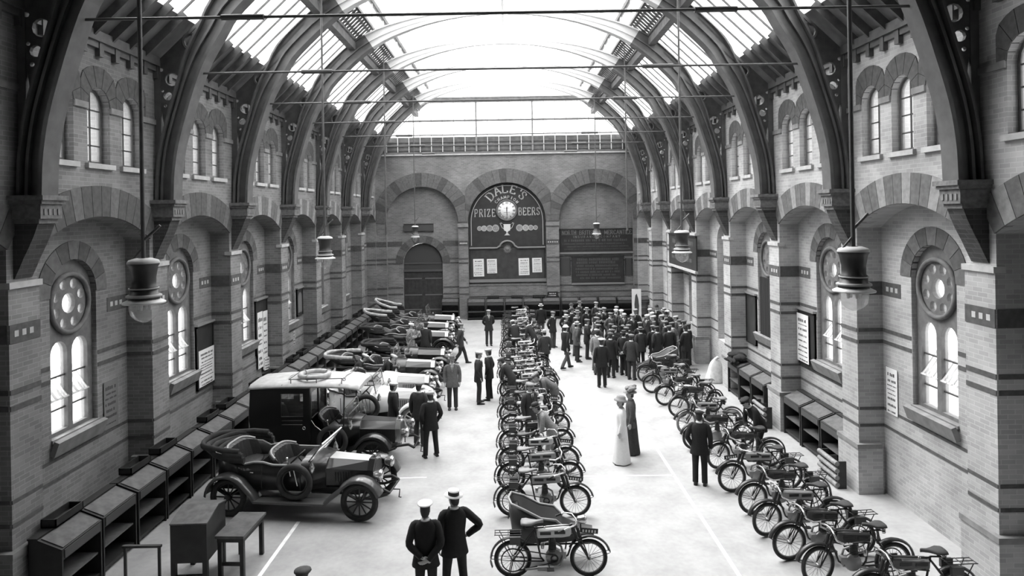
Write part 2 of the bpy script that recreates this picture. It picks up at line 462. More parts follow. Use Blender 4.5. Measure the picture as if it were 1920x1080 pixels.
        m = MB(); m.slab(rect(b - pl - .02, hi + pl + .02 if k < 6 else hi, 1.02, 1.12), (), RD, M @ Matrix.Translation((0, 0, -pl - .02)))
        m.build('plinth_cap', STONE2, root)
        # capital and tapering corbel under the roof arch
        kk = k + 1
        if kk <= 6:
            y = YP[kk]; m = MB()
            Mc = M @ Matrix.Translation((y, 0, 0)) @ Matrix(((0, 0, 1, -.20), (0, 1, 0, 0), (-1, 0, 0, 0), (0, 0, 0, 1)))
            prof = [(-.1, 5.45), (.02, 5.45), (.10, 5.62), (.17, 5.78), (.27, 5.98), (.35, 6.16), (.42, 6.36), (-.1, 6.36)]
            m.slab(prof, (), .40, Mc); m.build('corbel', BD, root)
            m = MB()
            for z0, z1, p, hy in ((6.34, 6.42, .45, .23), (6.42, 6.66, .50, .26), (6.66, 6.72, .54, .29), (6.72, 6.80, .58, .32)):
                m.slab(rect(y - hy, y + hy, z0, z1), (), p + .08, M @ Matrix.Translation((0, 0, -p)))
            m.build('capital', mat('capital_stone', 0.15, 0.8, noise=.3, scale=12), root)
            m = MB(); m.slab(rect(y - PW - .03, y + PW + .03, 5.30, 5.40), (), .2, M @ Matrix.Translation((0, 0, -.07)))
            m.build('impost_stone', STONE, root)
            m = MB()
            for i in range(4): m.slab(rect(y - .19 + .11 * i, y - .14 + .11 * i, 6.48, 6.58), (), .03, M @ Matrix.Translation((0, 0, -.515)))
            tag(m.build('capital_studs', STONE2, root), kind='stuff')
        # eaves cornice
        m = MB()
        m.slab(rect(lo, hi, 9.86, 10.06), (), .3, M @ Matrix.Translation((0, 0, -.14)))
        m.slab(rect(lo, hi, 9.74, 9.86), (), .2, M @ Matrix.Translation((0, 0, -.08)))
        for i in range(8): m.slab(rect(lo + .1 + i * .53, lo + .24 + i * .53, 9.58, 9.86), (), .12, M @ Matrix.Translation((0, 0, -.1)))
        m.build('cornice', IRON, root)
side_wall(wl, ML, -1)
side_wall(wr, MR, 1)

# ---------------------------------------------------------------- far end wall
MBk = Matrix(((1, 0, 0, 0), (0, 0, 1, YB), (0, 1, 0, 0), (0, 0, 0, 1)))
ARCH = [(-5.22, 2.18, (2.75, 2.62)), (-0.09, 2.36, (2.5, 2.66)), (5.30, 2.25, (2.72, 2.5))]
ZS = 5.85; BD2 = 0.4
holes = [[(c - r, 0.0 if False else 0.001), (c + r, 0.001)] + arc(c, ZS, r, 0, 180, 24) for c, r, _ in ARCH]
out = [(-WL - .6, 0)]
for c, r, _ in ARCH:
    out += [(c - r, 0)] + arc(c, ZS, r, 180, 0, 24) + [(c + r, 0)]
out += [(WR + .6, 0), (WR + .6, 10.0), (-WL - .6, 10.0)]
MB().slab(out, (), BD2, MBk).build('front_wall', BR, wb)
dc, dr = -5.26, 1.2
dop = [(dc - dr, 0), (dc - dr, 3.4)] + arc(dc, 3.4, dr, 180, 0, 16)[1:] + [(dc + dr, 0)]
o2 = [(-WL - .6, 0)] + dop + [(WR + .6, 0), (WR + .6, 9), (-WL - .6, 9)]
MB().slab(o2, (), .4, MBk @ Matrix.Translation((0, 0, BD2 - .002))).build('recess_wall', BR, wb)
for c, r, lim in ARCH:
    n = 22
    for i in range(n):
        vous(c, ZS, r, r + .84, 180 / n * i, 180 / n * (i + 1), MBk, .04, lim).build('arch_voussoir', [VMID, VDARK, VMID, VMID][(i * 7) % 4], wb)
for i in range(11):
    vous(dc, 3.4, dr, dr + .46, 180 / 11 * i, 180 / 11 * (i + 1), MBk @ Matrix.Translation((0, 0, BD2)), .03).build('door_voussoir', VMID if i % 2 else VDARK, wb)
# bands on the piers and the left/right recesses
segs = [(-WL, -7.4, 0), (-7.4, -6.5, BD2), (-4.03, -3.05, BD2), (-3.02, -2.46, 0), (2.28, 3.04, 0), (3.06, 7.54, BD2), (7.56, WR, 0)]
def bcourse(z0, z1, pr, mt, nm):
    m = MB()
    for a, b, d in segs: m.slab(rect(a, b, z0, z1), (), pr + .05, MBk @ Matrix.Translation((0, 0, d - pr)))
    m.build(nm, mt, wb)
bcourse(4.42, 4.72, .015, VDARK, 'dark_band')
for z0, z1 in ((3.60, 3.68), (3.34, 3.42), (1.86, 1.94), (1.46, 1.54)): bcourse(z0, z1, .02, VDARK, 'string_course')
m = MB()
for a, b, d in segs[3:5]:
    for i in range(5):
        x = a + .05 + (b - a - .1) * (i + .5) / 5
        m.slab(circ(x, 4.57, .045, 8), (), .02, MBk @ Matrix.Translation((0, 0, d - .03)))
m.build('stud_course', STONE, wb)
m = MB()
for x in (-3.1, -2.4, 2.3, 3.0): pass
for a, b in ((-3.06, -2.43), (2.25, 3.07)): m.slab(rect(a, b, 5.55, 5.75), (), .1, MBk @ Matrix.Translation((0, 0, -.08)))
m.build('impost_stone', STONE2, wb)
m = MB(); m.slab(rect(-2.45, 2.27, 1.3, 1.95), (), .1, MBk @ Matrix.Translation((0, 0, BD2 - .06)))
m.build('brick_course', BR, wb)
m = MB(); m.slab(rect(-2.45, 2.27, 1.95, 2.05), (), .14, MBk @ Matrix.Translation((0, 0, BD2 - .1))); m.build('ledge', STONE2, wb)
m = MB()
m.slab(rect(-WL - .3, WR + .3, 9.9, 10.02), (), .3, MBk @ Matrix.Translation((0, 0, -.12)))
m.build('cornice', STONE, wb)
# gable: dark boarded strip, then glazing bars and panes
GZ = [(-WL, 10.02), (WR, 10.02), (5.2 + XC, 12.65), (4.62 + XC, 13.1), (4.62 + XC, 14.0), (XC, 16.85), (-4.62 + XC, 14.0), (-4.62 + XC, 13.1), (-5.2 + XC, 12.65)]
m = MB(); m.slab(rect(-WL, WR, 10.02, 11.02), (), .12, MBk @ Matrix.Translation((0, 0, .1))); m.build('louvre_boarding', BOARD, wb)
m = MB()
for z in (10.2, 10.45, 10.7): m.slab(rect(-WL, WR, z, z + .05), (), .06, MBk @ Matrix.Translation((0, 0, .05)))
m.build('louvre_rail', IRON, wb)
wn_no[0] += 1
gw = struct('window_%d' % wn_no[0])
def zmax(x):
    h = abs(x - XC)
    if h < 4.62: return 14.0
    return 12.65 + (5.2 - h) * .775 if h < 5.2 else 12.55 - (h - 5.2) * .945
x = -7.3
while x < 7.3:
    zt = min(zmax(x), 13.2)
    if zt > 10.3:
        big = abs(x - (-7.3 + .68 * 8)) < .1 or abs(x - (-7.3 + .68 * 13)) < .1
        MB().slab(rect(x - (.05 if big else .022), x + (.05 if big else .022), 10.12, zt), (), .06, MBk @ Matrix.Translation((0, 0, 0.0))).build('mullion', WPAINT if not big else STONE2, gw)
        x2 = x + .68; z2 = min(zmax(x2), 13.2); z3 = max(11.02, min(zt, z2))
        if z3 > 11.1:
            MB().slab(rect(x + .022, x2 - .022, 11.02, z3), (), .01, MBk @ Matrix.Translation((0, 0, .025))).build('pane', GLASS, gw)
    x += .68
m = MB(); m.slab(rect(-6.0, 5.8, 12.0, 12.05), (), .05, MBk); m.slab(rect(-5.0, 4.75, 13.1, 13.4), (), .25, MBk @ Matrix.Translation((0, 0, -.05))); m.build('transom', RAFT, gw)
MB().slab([(-4.74, 13.4), (4.49, 13.4), (4.49, 14.0), (XC, 16.8), (-4.74, 14.0)], (), .01, MBk @ Matrix.Translation((0, 0, .05))).build('lantern_pane', GLASS, gw)
# wall behind the gallery
MBf = Matrix(((1, 0, 0, 0), (0, 0, 1, -4.0), (0, 1, 0, 0), (0, 0, 0, 1)))
wf = struct('wall_front')
MB().slab(rect(-WL - .6, WR + .6, 0, 17), (), .3, MBf).build('end_wall', BR, wf)

# ---------------------------------------------------------------- roof
ceil_ = struct('ceiling')
def rp(h, z, s): return (XC + s * h, z)
S0, S1 = Vector((8.0, 10.0)), Vector((5.25, 12.6))
for s in (-1, 1):
    def pt(t, off=0.0):
        d = (S1 - S0).normalized(); n = Vector((-d.y, d.x)) * -1
        p = S0.lerp(S1, t) + n * off
        return XC + s * p.x, p.y
    NR = 7
    for k in range(0, 7):
        y0, y1 = YP[k], YP[k + 1]
        m = MB(); a, b = pt(-.02, -.02), pt(.34, -.02); a2, b2 = pt(-.02, .06), pt(.34, .06)
        m.add([(a[0], y0, a[1]), (b[0], y0, b[1]), (b[0], y1, b[1]), (a[0], y1, a[1]), (a2[0], y0, a2[1]), (b2[0], y0, b2[1]), (b2[0], y1, b2[1]), (a2[0], y1, a2[1])],
              [(0, 1, 2, 3), (7, 6, 5, 4), (0, 4, 5, 1), (1, 5, 6, 2), (2, 6, 7, 3), (3, 7, 4, 0)])
        m.build('boarding', BOARD, ceil_)
        for i in range(NR):
            yy = y0 + (y1 - y0) * i / NR; ye = y0 + (y1 - y0) * (i + 1) / NR
            a, b = pt(0, -.11), pt(.37, -.11)
            if i:
                MB().bar((a[0], yy, a[1]), (b[0], yy, b[1]), .06, .18).build('rafter', RAFT, ceil_)
                a, b = pt(.34, -.03), pt(1, -.03); MB().bar((a[0], yy, a[1]), (b[0], yy, b[1]), .03, .05).build('roof_glazing_bar', RAFT, ceil_)
            a, b = pt(.34, .0), pt(1, .0); a2, b2 = pt(.34, -.012), pt(1, -.012)
            MB().add([(a[0], yy, a[1]), (b[0], yy, b[1]), (b[0], ye, b[1]), (a[0], ye, a[1]), (a2[0], yy, a2[1]), (b2[0], yy, b2[1]), (b2[0], ye, b2[1]), (a2[0], ye, a2[1])],
                     [(0, 1, 2, 3), (7, 6, 5, 4), (0, 4, 5, 1), (1, 5, 6, 2), (2, 6, 7, 3), (3, 7, 4, 0)]).build('roof_pane', GLASS, ceil_)
        # trimmer purlin, lattice girder, clerestory and lantern glazing
        MB().bar((XC + s * 5.32, y0, 12.38), (XC + s * 5.32, y1, 12.38), .24, .26).build('purlin', RAFT, ceil_)
        m = MB(); A, B = Vector((XC + s * 5.22, 0, 12.62)), Vector((XC + s * 4.62, 0, 13.06))
        for P in (A, B): m.bar((P.x, y0, P.z), (P.x, y1, P.z), .1, .1)
        n = 15
        for i in range(n):
            ya, yb_ = y0 + (y1 - y0) * i / n, y0 + (y1 - y0) * (i + 1) / n
            m.bar((A.x, ya, A.z), (B.x, yb_, B.z), .11, .02); m.bar((A.x, yb_, A.z), (B.x, ya, B.z), .11, .02)
        m.build('lattice_girder', IRON, ceil_)
        MB().bar((XC + s * 4.62, y0, 14.0), (XC + s * 4.62, y1, 14.0), .14, .16).build('lantern_plate', RAFT, ceil_)
        for i in range(4):
            ya, yb_ = y0 + (y1 - y0) * i / 4, y0 + (y1 - y0) * (i + 1) / 4
            X = XC + s * 4.62
            MB().box(X - .006, X + .006, ya + .02, yb_ - .02, 13.1, 13.95).build('clerestory_pane', GLASS, ceil_)
            MB().box(X - .03, X + .03, ya - .02, ya + .02, 13.06, 13.98).build('clerestory_bar', WPAINT, ceil_)
            X2 = XC; n1 = Vector((XC + s * 4.62, 0, 14.05)); n2 = Vector((XC, 0, 16.82))
            MB().add([(n1.x, ya, n1.z), (n2.x, ya, n2.z), (n2.x, yb_, n2.z), (n1.x, yb_, n1.z), (n1.x, ya, n1.z + .012), (n2.x, ya, n2.z + .012), (n2.x, yb_, n2.z + .012), (n1.x, yb_, n1.z + .012)],
                     [(0, 1, 2, 3), (7, 6, 5, 4), (0, 4, 5, 1), (1, 5, 6, 2), (2, 6, 7, 3), (3, 7, 4, 0)]).build('lantern_pane', GLASS, ceil_)
            MB().bar((n1.x, ya, n1.z), (n2.x, ya, n2.z), .035, .07).build('lantern_bar', WPAINT, ceil_)
    # unseen roof over the gallery end, made solid to darken the foreground
    a, b = pt(-.02), pt(1.02)
    m = MB(); m.add([(a[0], -4, a[1]), (b[0], -4, b[1]), (b[0], YP[0], b[1]), (a[0], YP[0], a[1])], [(0, 1, 2, 3)])
    m.add([(b[0], -4, b[1]), (XC, -4, 16.9), (XC, YP[0], 16.9), (b[0], YP[0], b[1])], [(0, 1, 2, 3)]); m.build('shade_boarded_end', BOARD, ceil_)
MB().bar((XC, YP[0], 16.8), (XC, YB, 16.8), .12, .2).build('ridge_bar', WPAINT, ceil_)
# cast-iron arches
KN = [(7.46, 6.8), (7.42, 7.5), (7.26, 8.33), (6.81, 9.73), (6.36, 10.55), (5.92, 11.2), (4.6, 12.35), (3.1, 13.02), (1.5, 13.38), (0, 13.48)]
def catmull(P, n=4):
    P = [Vector(p) for p in P]; P = [P[0] * 2 - P[1]] + P + [P[-1] + Vector((P[-1].x - P[-2].x, 0))]
    o = []
    for i in range(1, len(P) - 2):
        for j in range(n):
            t = j / n; a, b, c, d = P[i - 1:i + 3]
            o.append(0.5 * ((2 * b) + (c - a) * t + (2 * a - 5 * b + 4 * c - d) * t * t + (3 * b - a - 3 * c + d) * t ** 3))
    return o + [P[-2]]
HALF = catmull(KN)
NAMES = ['first', 'second', 'third', 'fourth', 'fifth', 'sixth', 'seventh', 'eighth']
def offs(o):
    r = []
    for i, p in enumerate(HALF):
        t = (HALF[min(i + 1, len(HALF) - 1)] - HALF[max(i - 1, 0)]).normalized(); n = Vector((t.y, -t.x))
        if n.x < 0 and n.y < 0 or n.y < -.05: n = -n
        r.append(p + n * o)
    r[-1].x = 0
    return r
OUTP, MIDP = offs(.58), offs(.27)
# near the wall the rib is only as deep as its capital
for i, p in enumerate(HALF):
    k = min(1, .66 + max(0, (p.y - 9.3)) * .16)
    OUTP[i] = p + (OUTP[i] - p) * k
SCL = [1.0 if p.x > 5.2 else .20 + .80 * (p.x / 5.2) ** 1.5 for p in HALF]
for i, p in enumerate(HALF): OUTP[i] = p + (OUTP[i] - p) * SCL[i]; MIDP[i] = p + (MIDP[i] - p) * SCL[i]
GLAREI = mat('glare_paled_iron', .62, .6)  # crown of the ribs: skylight glare put into the iron colour
def make_rib():
    r = thing('roof_arch', '', 'roof arch')
    full = lambda L: [Vector((XC + p.x, p.y)) for p in L] + [Vector((XC - p.x, p.y)) for p in reversed(L[:-1])]
    I, O, Mi = full(HALF), full(OUTP), full(MIDP); SF = SCL + list(reversed(SCL[:-1]))
    MX = Matrix(((1, 0, 0, 0), (0, 0, 1, 0), (0, 1, 0, 0), (0, 0, 0, 1)))
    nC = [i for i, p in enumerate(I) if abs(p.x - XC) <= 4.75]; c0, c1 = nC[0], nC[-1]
    SEG = ((0, c0, IRON2, ''), (c0, c1, GLAREI, 'lantern_'), (c1, len(I) - 1, IRON2, ''))
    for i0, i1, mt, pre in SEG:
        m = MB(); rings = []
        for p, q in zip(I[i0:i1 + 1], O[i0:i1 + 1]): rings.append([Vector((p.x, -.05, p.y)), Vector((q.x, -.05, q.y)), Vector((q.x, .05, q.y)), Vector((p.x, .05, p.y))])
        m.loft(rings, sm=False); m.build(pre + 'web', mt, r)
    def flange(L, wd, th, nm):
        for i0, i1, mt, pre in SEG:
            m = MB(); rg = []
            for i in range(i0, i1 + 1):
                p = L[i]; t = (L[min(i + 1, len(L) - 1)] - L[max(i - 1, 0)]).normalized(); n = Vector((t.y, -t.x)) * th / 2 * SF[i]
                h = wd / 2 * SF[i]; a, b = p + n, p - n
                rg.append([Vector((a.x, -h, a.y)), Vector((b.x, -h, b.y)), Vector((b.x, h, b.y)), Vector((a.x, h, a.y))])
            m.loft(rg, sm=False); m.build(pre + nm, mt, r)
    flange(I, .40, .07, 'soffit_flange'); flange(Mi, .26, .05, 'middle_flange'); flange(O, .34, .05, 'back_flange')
    for s in (-1, 1):
        # pierced spandrel plate between rib, wall and eaves
        E = [p for p in OUTP if 7.0 < p.y < 11.2]
        poly = [(p.x, p.y) for p in E if p.x < 7.86]
        top = E[-1]
        roofz = lambda x: 10.0 + (8.0 - x) * .945
        poly += [(top.x, roofz(top.x) - .18), (7.86, 9.95), (7.86, poly[0][1])]
        hs = [circ(7.50, 9.56, .155, 12), circ(7.60, 9.18, .10, 10), circ(7.66, 8.96, .04, 8), circ(7.72, 9.3, .035, 8), circ(7.30, 9.76, .03, 8), circ(7.74, 9.78, .045, 8), circ(7.42, 9.31, .03, 8),
              circ(7.05, 10.42, .16, 12), [(7.70, 8.5), (7.74, 8.85), (7.78, 8.5), (7.74, 8.2)]]
        MM = Matrix(((s, 0, 0, XC), (0, 0, 1, -.035), (0, 1, 0, 0), (0, 0, 0, 1)))
        MB().slab(poly, hs, .07, MM).build('spandrel_plate', IRON, r)
        m = MB()
        for cx, cz, R_, t in ((7.50, 9.56, .175, .022), (7.60, 9.18, .115, .018), (7.05, 10.42, .2, .045), (7.35, 10.05, .2, .04)):
            m.torus(R_, t, 18, 6, Matrix.Translation((XC + s * cx, 0, cz)) @ Matrix.Rotation(PI / 2, 4, 'X'))
        m.build('spandrel_ring', IRON2, r)
        m = MB(); m.bar((XC + s * 7.1, 0, 10.6), (XC + s * 5.75, 0, 12.0), .1, .06); m.bar((XC + s * 6.95, 0, 10.55), (XC + s * 6.1, 0, 11.35), .1, .05)
        m.bar((XC + s * 7.83, 0, 6.8), (XC + s * 7.83, 0, 10.0), .14, .1, up=(0, 1, 0))
        m.build('strut', IRON2, r)
    return r
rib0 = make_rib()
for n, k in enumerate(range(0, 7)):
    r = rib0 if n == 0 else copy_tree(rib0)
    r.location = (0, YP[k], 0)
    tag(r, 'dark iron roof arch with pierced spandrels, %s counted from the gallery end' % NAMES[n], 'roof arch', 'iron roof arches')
    t = thing('tie_rod', 'thin iron tie rod spanning the %s roof arch from the gallery end' % NAMES[n], 'tie rod', (0, YP[k], 9.69), 0, 'iron tie rods')
    for s in (-1, 1):
        MB().tube([(XC, 0, 0), (XC + s * 6.9, 0, 0)], .026, 6).build('rod', IRON, t)
    for x in (-4.2, 3.6): MB().tube([(XC + x - .35, 0, 0), (XC + x + .35, 0, 0)], .05, 8).build('turnbuckle', IRON, t)

# ---------------------------------------------------------------- pendant gas lamps
LAMPM = mat('bronze_lamp', 0.05, 0.4, metal=0.3)
LAMPW = mat('white_lamp_rim', 0.75, 0.4)
def make_lamp(top):
    t = thing('pendant_lamp', '', 'lamp')
    L = top
    MB().tube([(0, 0, .58), (0, 0, L)], .03, 8).build('hanging_rod', IRON, t)
    MB().lathe([(.05, .62), (.12, .60), (.195, .57), (.20, .53), (.18, .50), (.17, .44), (.155, .36), (.155, .24), (.175, .22), (.175, .13), (.2, .12), (.2, .05)], 20).build('lamp_body', LAMPM, t)
    MB().lathe([(.0, .615), (.11, .615), (.185, .59), (.205, .56), (.205, .545)], 20).build('cap', mat('dusty_lamp_cap', .5, .8), t)
    m = MB(); m.lathe([(.16, .21), (.19, .215), (.19, .195), (.16, .2)], 20); m.lathe([(.2, .125), (.225, .11), (.225, .09), (.2, .085)], 20); m.build('moulding', mat('lamp_band', .35, .5), t)
    MB().lathe([(.19, .06), (.27, .02), (.27, .0), (.2, .0)], 24).build('reflector_rim', LAMPW, t)
    MB().lathe([(.185, 0), (.19, -.06), (.165, -.16), (.11, -.22), (.03, -.26), (.0, -.265)], 20, cap=False).build('glass_bowl', LGLASS, t)
    m = MB()
    for i in range(4): a = i * PI / 2; m.tube([(.08 * math.cos(a), .08 * math.sin(a), .0), (.08 * math.cos(a), .08 * math.sin(a), -.09)], [.03, .018], 8)
    m.build('burner', LAMPW, t)
    m = MB(); m.tube([(0, 0, .85), (.16, .02, 1.0), (.22, .03, 1.06)], .02, 6); m.tube([(-.02, 0, .74), (-.14, 0, .6)], .015, 6); m.build('gas_tap', IRON, t)
    return t
for sd, X in (('left', -4.99), ('right', 4.70)):
    far = ''
    wl_ = 'left' if sd == 'left' else 'right'
    for Y, z, sc, ht, lb in ((9.1, 5.24, 1.0, 7.2, 'large bronze pendant gas lamp hanging closest to the gallery on the %s' % sd),
                             (18.1, 5.22, 1.0, 7.3, 'bronze pendant gas lamp hanging before the %s' % ('arched windows of the left wall' if sd == 'left' else 'dark signboard of the right wall')),
                             (35.6, 5.15, .9, 8.0, 'small distant pendant gas lamp hanging in front of the %s' % ('arched doorway' if sd == 'left' else 'North British signboard'))):
        t = make_lamp(ht); t.location = (X, Y, z); t.scale = (sc, sc, 1) if sc != 1 else (1, 1, 1); tag(t, lb, 'lamp', 'hanging gas lamps')
    r = thing('hanging_rod', 'bare iron hanging rod without a lamp on the %s side of the hall' % sd, 'rod', (X if sd == 'left' else 4.85, 27.2, 5.6))
    MB().tube([(0, 0, 0), (0, 0, 7.5)], .03, 8).build('rod', IRON, r); MB().tube([(0, 0, -.02), (0, 0, .5)], .045, 8).build('end_pipe', IRON, r)
# ================================================================== SIGNBOARDS AND NOTICES ON THE WALLS
# ---- ribbon lettering with serifs, drawn as thin raised strokes
GLY = {
 'D': [[(0, 0), (0, 1)], [(0, 1), (.25, 1), (.5, .9), (.66, .65), (.66, .35), (.5, .1), (.25, 0), (0, 0)]],
 'A': [[(0, 0), (.36, 1), (.72, 0)], [(.14, .36), (.58, .36)]],
 'L': [[(0, 1), (0, 0), (.55, 0), (.55, .16)]],
 'E': [[(.55, .86), (.55, 1), (0, 1), (0, 0), (.58, 0), (.58, .14)], [(0, .52), (.4, .52)]],
 'S': [[(.52, .8), (.46, .94), (.28, 1), (.1, .94), (.02, .78), (.1, .6), (.44, .42), (.54, .25), (.46, .07), (.27, 0), (.08, .06), (.0, .22)]],
 'P': [[(0, 0), (0, 1), (.35, 1), (.52, .9), (.55, .73), (.5, .57), (.35, .48), (0, .48)]],
 'R': [[(0, 0), (0, 1), (.35, 1), (.52, .9), (.55, .74), (.5, .6), (.35, .52), (0, .52)], [(.28, .52), (.62, 0)]],
 'I': [[(0, 0), (0, 1)]],
 'Z': [[(.02, .84), (.02, 1), (.56, 1), (0, 0), (.58, 0), (.58, .16)]],
 'B': [[(0, 0), (0, 1), (.34, 1), (.5, .92), (.52, .76), (.46, .6), (.34, .53), (0, .53)], [(.34, .53), (.52, .45), (.58, .26), (.52, .08), (.36, 0), (0, 0)]],
 'C': [[(.6, .8), (.5, .95), (.32, 1), (.12, .9), (.0, .65), (.0, .35), (.12, .1), (.32, 0), (.5, .05), (.6, .2)]],
 'H': [[(0, 0), (0, 1)], [(.56, 0), (.56, 1)], [(0, .5), (.56, .5)]],
 'M': [[(0, 0), (.04, 1), (.38, .15), (.72, 1), (.76, 0)]],
 'O': [[(.32, 0), (.1, .1), (0, .35), (0, .65), (.1, .9), (.32, 1), (.54, .9), (.64, .65), (.64, .35), (.54, .1), (.32, 0)]],
 'N': [[(0, 0), (0, 1), (.58, 0), (.58, 1)]],
 'T': [[(0, 1), (.6, 1)], [(.3, 1), (.3, 0)]],
 "'": [[(0, 1), (.0, .75)]],
 '&': [[(.6, 0), (.12, .72), (.14, .92), (.28, 1), (.42, .92), (.4, .72), (.06, .36), (.04, .14), (.2, 0), (.4, .06), (.6, .4)]],
 'U': [[(0, 1), (0, .25), (.12, .04), (.3, 0), (.48, .04), (.6, .25), (.6, 1)]],
 'Y': [[(0, 1), (.32, .5), (.64, 1)], [(.32, .5), (.32, 0)]],
 'F': [[(.56, 1), (0, 1), (0, 0)], [(0, .52), (.42, .52)]],
 'V': [[(0, 1), (.34, 0), (.68, 1)]], 'W': [[(0, 1), (.24, 0), (.44, .8), (.64, 0), (.88, 1)]],
 'X': [[(0, 0), (.6, 1)], [(0, 1), (.6, 0)]],
}
def gw_(ch): return max(p[0] for s in GLY[ch] for p in s)
def glyph(ch, h, wd, serif, M, m):
    for st in GLY[ch]:
        for i in range(len(st) - 1):
            a, b = Vector((st[i][0] * h, st[i][1] * h, 0)), Vector((st[i + 1][0] * h, st[i + 1][1] * h, 0))
            d = (b - a).normalized(); a2, b2 = a - d * wd * .3, b + d * wd * .3
            k = wd * (1.0 if abs(d.y) > .5 else .62)
            n = Vector((-d.y, d.x, 0)) * k / 2
            vs = [a2 - n, b2 - n, b2 + n, a2 + n]; vs = vs + [v + Vector((0, 0, .012)) for v in vs]
            m.add([M @ v for v in vs], [(0, 3, 2, 1), (4, 5, 6, 7), (0, 1, 5, 4), (1, 2, 6, 5), (2, 3, 7, 6), (3, 0, 4, 7)])
        if serif and ch in 'DALPRIBHMNEKTF':
            for e, o in ((st[0], st[1]), (st[-1], st[-2])):
                if abs(e[1] - o[1]) > .3 and e[1] in (0, 1):
                    x, y = e[0] * h, e[1] * h
                    m.slab(rect(x - wd * 1.1, x + wd * 1.1, y - wd * .22, y + wd * .22), (), .012, M)
def text_line(parent, txt, cx, z, h, wd, mt, Mp, serif=False, width=None, gap=.22, nm='letter', kx=1.0):
    ws = [gw_(c) * h * kx if c != ' ' else .45 * h for c in txt]; tot = sum(ws) + gap * h * (len(txt) - 1)
    k = (width - sum(ws)) / max(1, len(txt) - 1) if width else gap * h
    tot = sum(ws) + k * (len(txt) - 1); x = cx - tot / 2
    for c, w_ in zip(txt, ws):
        if c != ' ':
            m = MB(); glyph(c, h, wd, serif, Matrix.Identity(4), m); m.build(nm, mt, parent).matrix_local = Mp @ Matrix.Translation((x, z, 0)) @ Matrix.Diagonal((kx, 1, 1, 1))
        x += w_ + k
def arc_text(parent, txt, cx, cz, R, h, wd, mt, Mp, a0, a1, serif, nm='letter'):
    n = len(txt)
    for i, c in enumerate(txt):
        a = math.radians(a0 + (a1 - a0) * i / (n - 1)) if n > 1 else math.radians(a0)
        m = MB(); glyph(c, h, wd, serif, Matrix.Translation((-gw_(c) * h / 2, 0, 0)), m)
        m.build(nm, mt, parent).matrix_local = Mp @ Matrix.Translation((cx + R * math.sin(a), cz + R * math.cos(a), 0)) @ Matrix.Rotation(-a, 4, 'Z')
def smudge(rows, x0, x1, M, mt, parent, nm, seed, fill=.9):
    """lines of print too small to read: rows = [(z, height)]; one joined mesh"""
    rnd = random.Random(seed); m = MB()
    for z, h in rows:
        x = x0 + rnd.random() * (x1 - x0) * .12; xe = x1 - rnd.random() * (x1 - x0) * .12
        while x < xe - h * .3:
            w_ = h * rnd.uniform(.3, .7)
            m.slab(rect(x, min(x + w_, xe), z, z + h * rnd.uniform(.75, 1)), (), .006, M); x += w_ + h * (.2 if rnd.random() < .8 else .7)
    return tag(m.build(nm, mt, parent), kind='stuff')
# frame of reference: local x right, y up, +z towards the viewer, on the recess face of the far wall
def BK(d): return Matrix(((1, 0, 0, 0), (0, 0, -1, YB + d), (0, 1, 0, 0), (0, 0, 0, 1)))
cx = -0.09
sign = thing('brewery_signboard', "arched black signboard lettered Dale's Champion Prize Beers around a clock", 'signboard', (0, 0, 0))
T0 = BK(BD2 - .02)
bo = [(cx - 2.30, 4.29), (cx + 2.30, 4.29)] + arc(cx, ZS, 2.30, 0, 180, 28)
MB().slab(bo, (), .08, T0).build('board', BOARDP, sign)
T = T0 @ Matrix.Translation((0, 0, .08))
inn = [(cx - 2.22, 4.34), (cx + 2.22, 4.34)] + arc(cx, ZS, 2.22, 0, 180, 28); inn2 = [(cx - 2.18, 4.34), (cx + 2.18, 4.34)] + arc(cx, ZS, 2.18, 0, 180, 28)
m = MB(); m.slab([(cx - 2.31, 4.28)] + [(cx - 2.24, 4.28)] + list(reversed(arc(cx, ZS, 2.24, 0, 180, 28))) + [(cx + 2.24, 4.28), (cx + 2.31, 4.28)] + arc(cx, ZS, 2.31, 0, 180, 28), (), .05, T)
m.build('rim_moulding', OAK, sign)
m = MB(); m.slab([(cx - 2.20, 4.4), (cx - 2.165, 4.4)] + list(reversed(arc(cx, ZS, 2.165, 0, 180, 28))) + [(cx + 2.165, 4.4), (cx + 2.20, 4.4)] + arc(cx, ZS, 2.2, 0, 180, 28), (), .01, T)
m.build('gilt_line', GOLD, sign)
CZ = 6.52
for ch, a in zip("DALE'S", (-49, -26, -4, 19, 37, 48)): arc_text(sign, ch, cx, CZ, 1.08, .50, .08, GOLD, T, a, a, True)
arc_text(sign, 'CHAMPION', cx - .01, CZ, .73, .17, .04, GOLD, T, -50, 52, False)
text_line(sign, 'PRIZE', cx - 1.33, CZ - .36, .44, .07, GOLD, T, True, 1.22, kx=.62)
text_line(sign, 'BEERS', cx + 1.36, CZ - .30, .44, .07, GOLD, T, True, 1.24, kx=.62)
MED = mat('bronze_medal', .22, .6, noise=.4, scale=18); MED2 = mat('pale_medal', .32, .6, noise=.4, scale=18)
for i, (x, r) in enumerate(((-1.68, .15), (-1.40, .18), (-1.06, .20), (-.70, .23), (.76, .22), (1.13, .20), (1.45, .175), (1.73, .15))):
    q = .004 * (abs(4 - i) if i > 3 else i)
    MB().slab(circ(cx + x, 5.44, r, 18), (), .015 + q, T).build('medal', MED2 if i in (1, 5) else MED, sign)
    m = MB(); m.torus(r * .8, .012, 18, 4, T @ Matrix.Translation((cx + x, 5.44, .018 + q))); m.build('medal_ring', GOLD, sign)
cup = [(-.05, 5.18), (.05, 5.18), (.06, 5.24), (.18, 5.3), (.21, 5.42), (.20, 5.62), (.235, 5.68), (-.235, 5.68), (-.2, 5.62), (-.21, 5.42), (-.18, 5.3), (-.06, 5.24)]
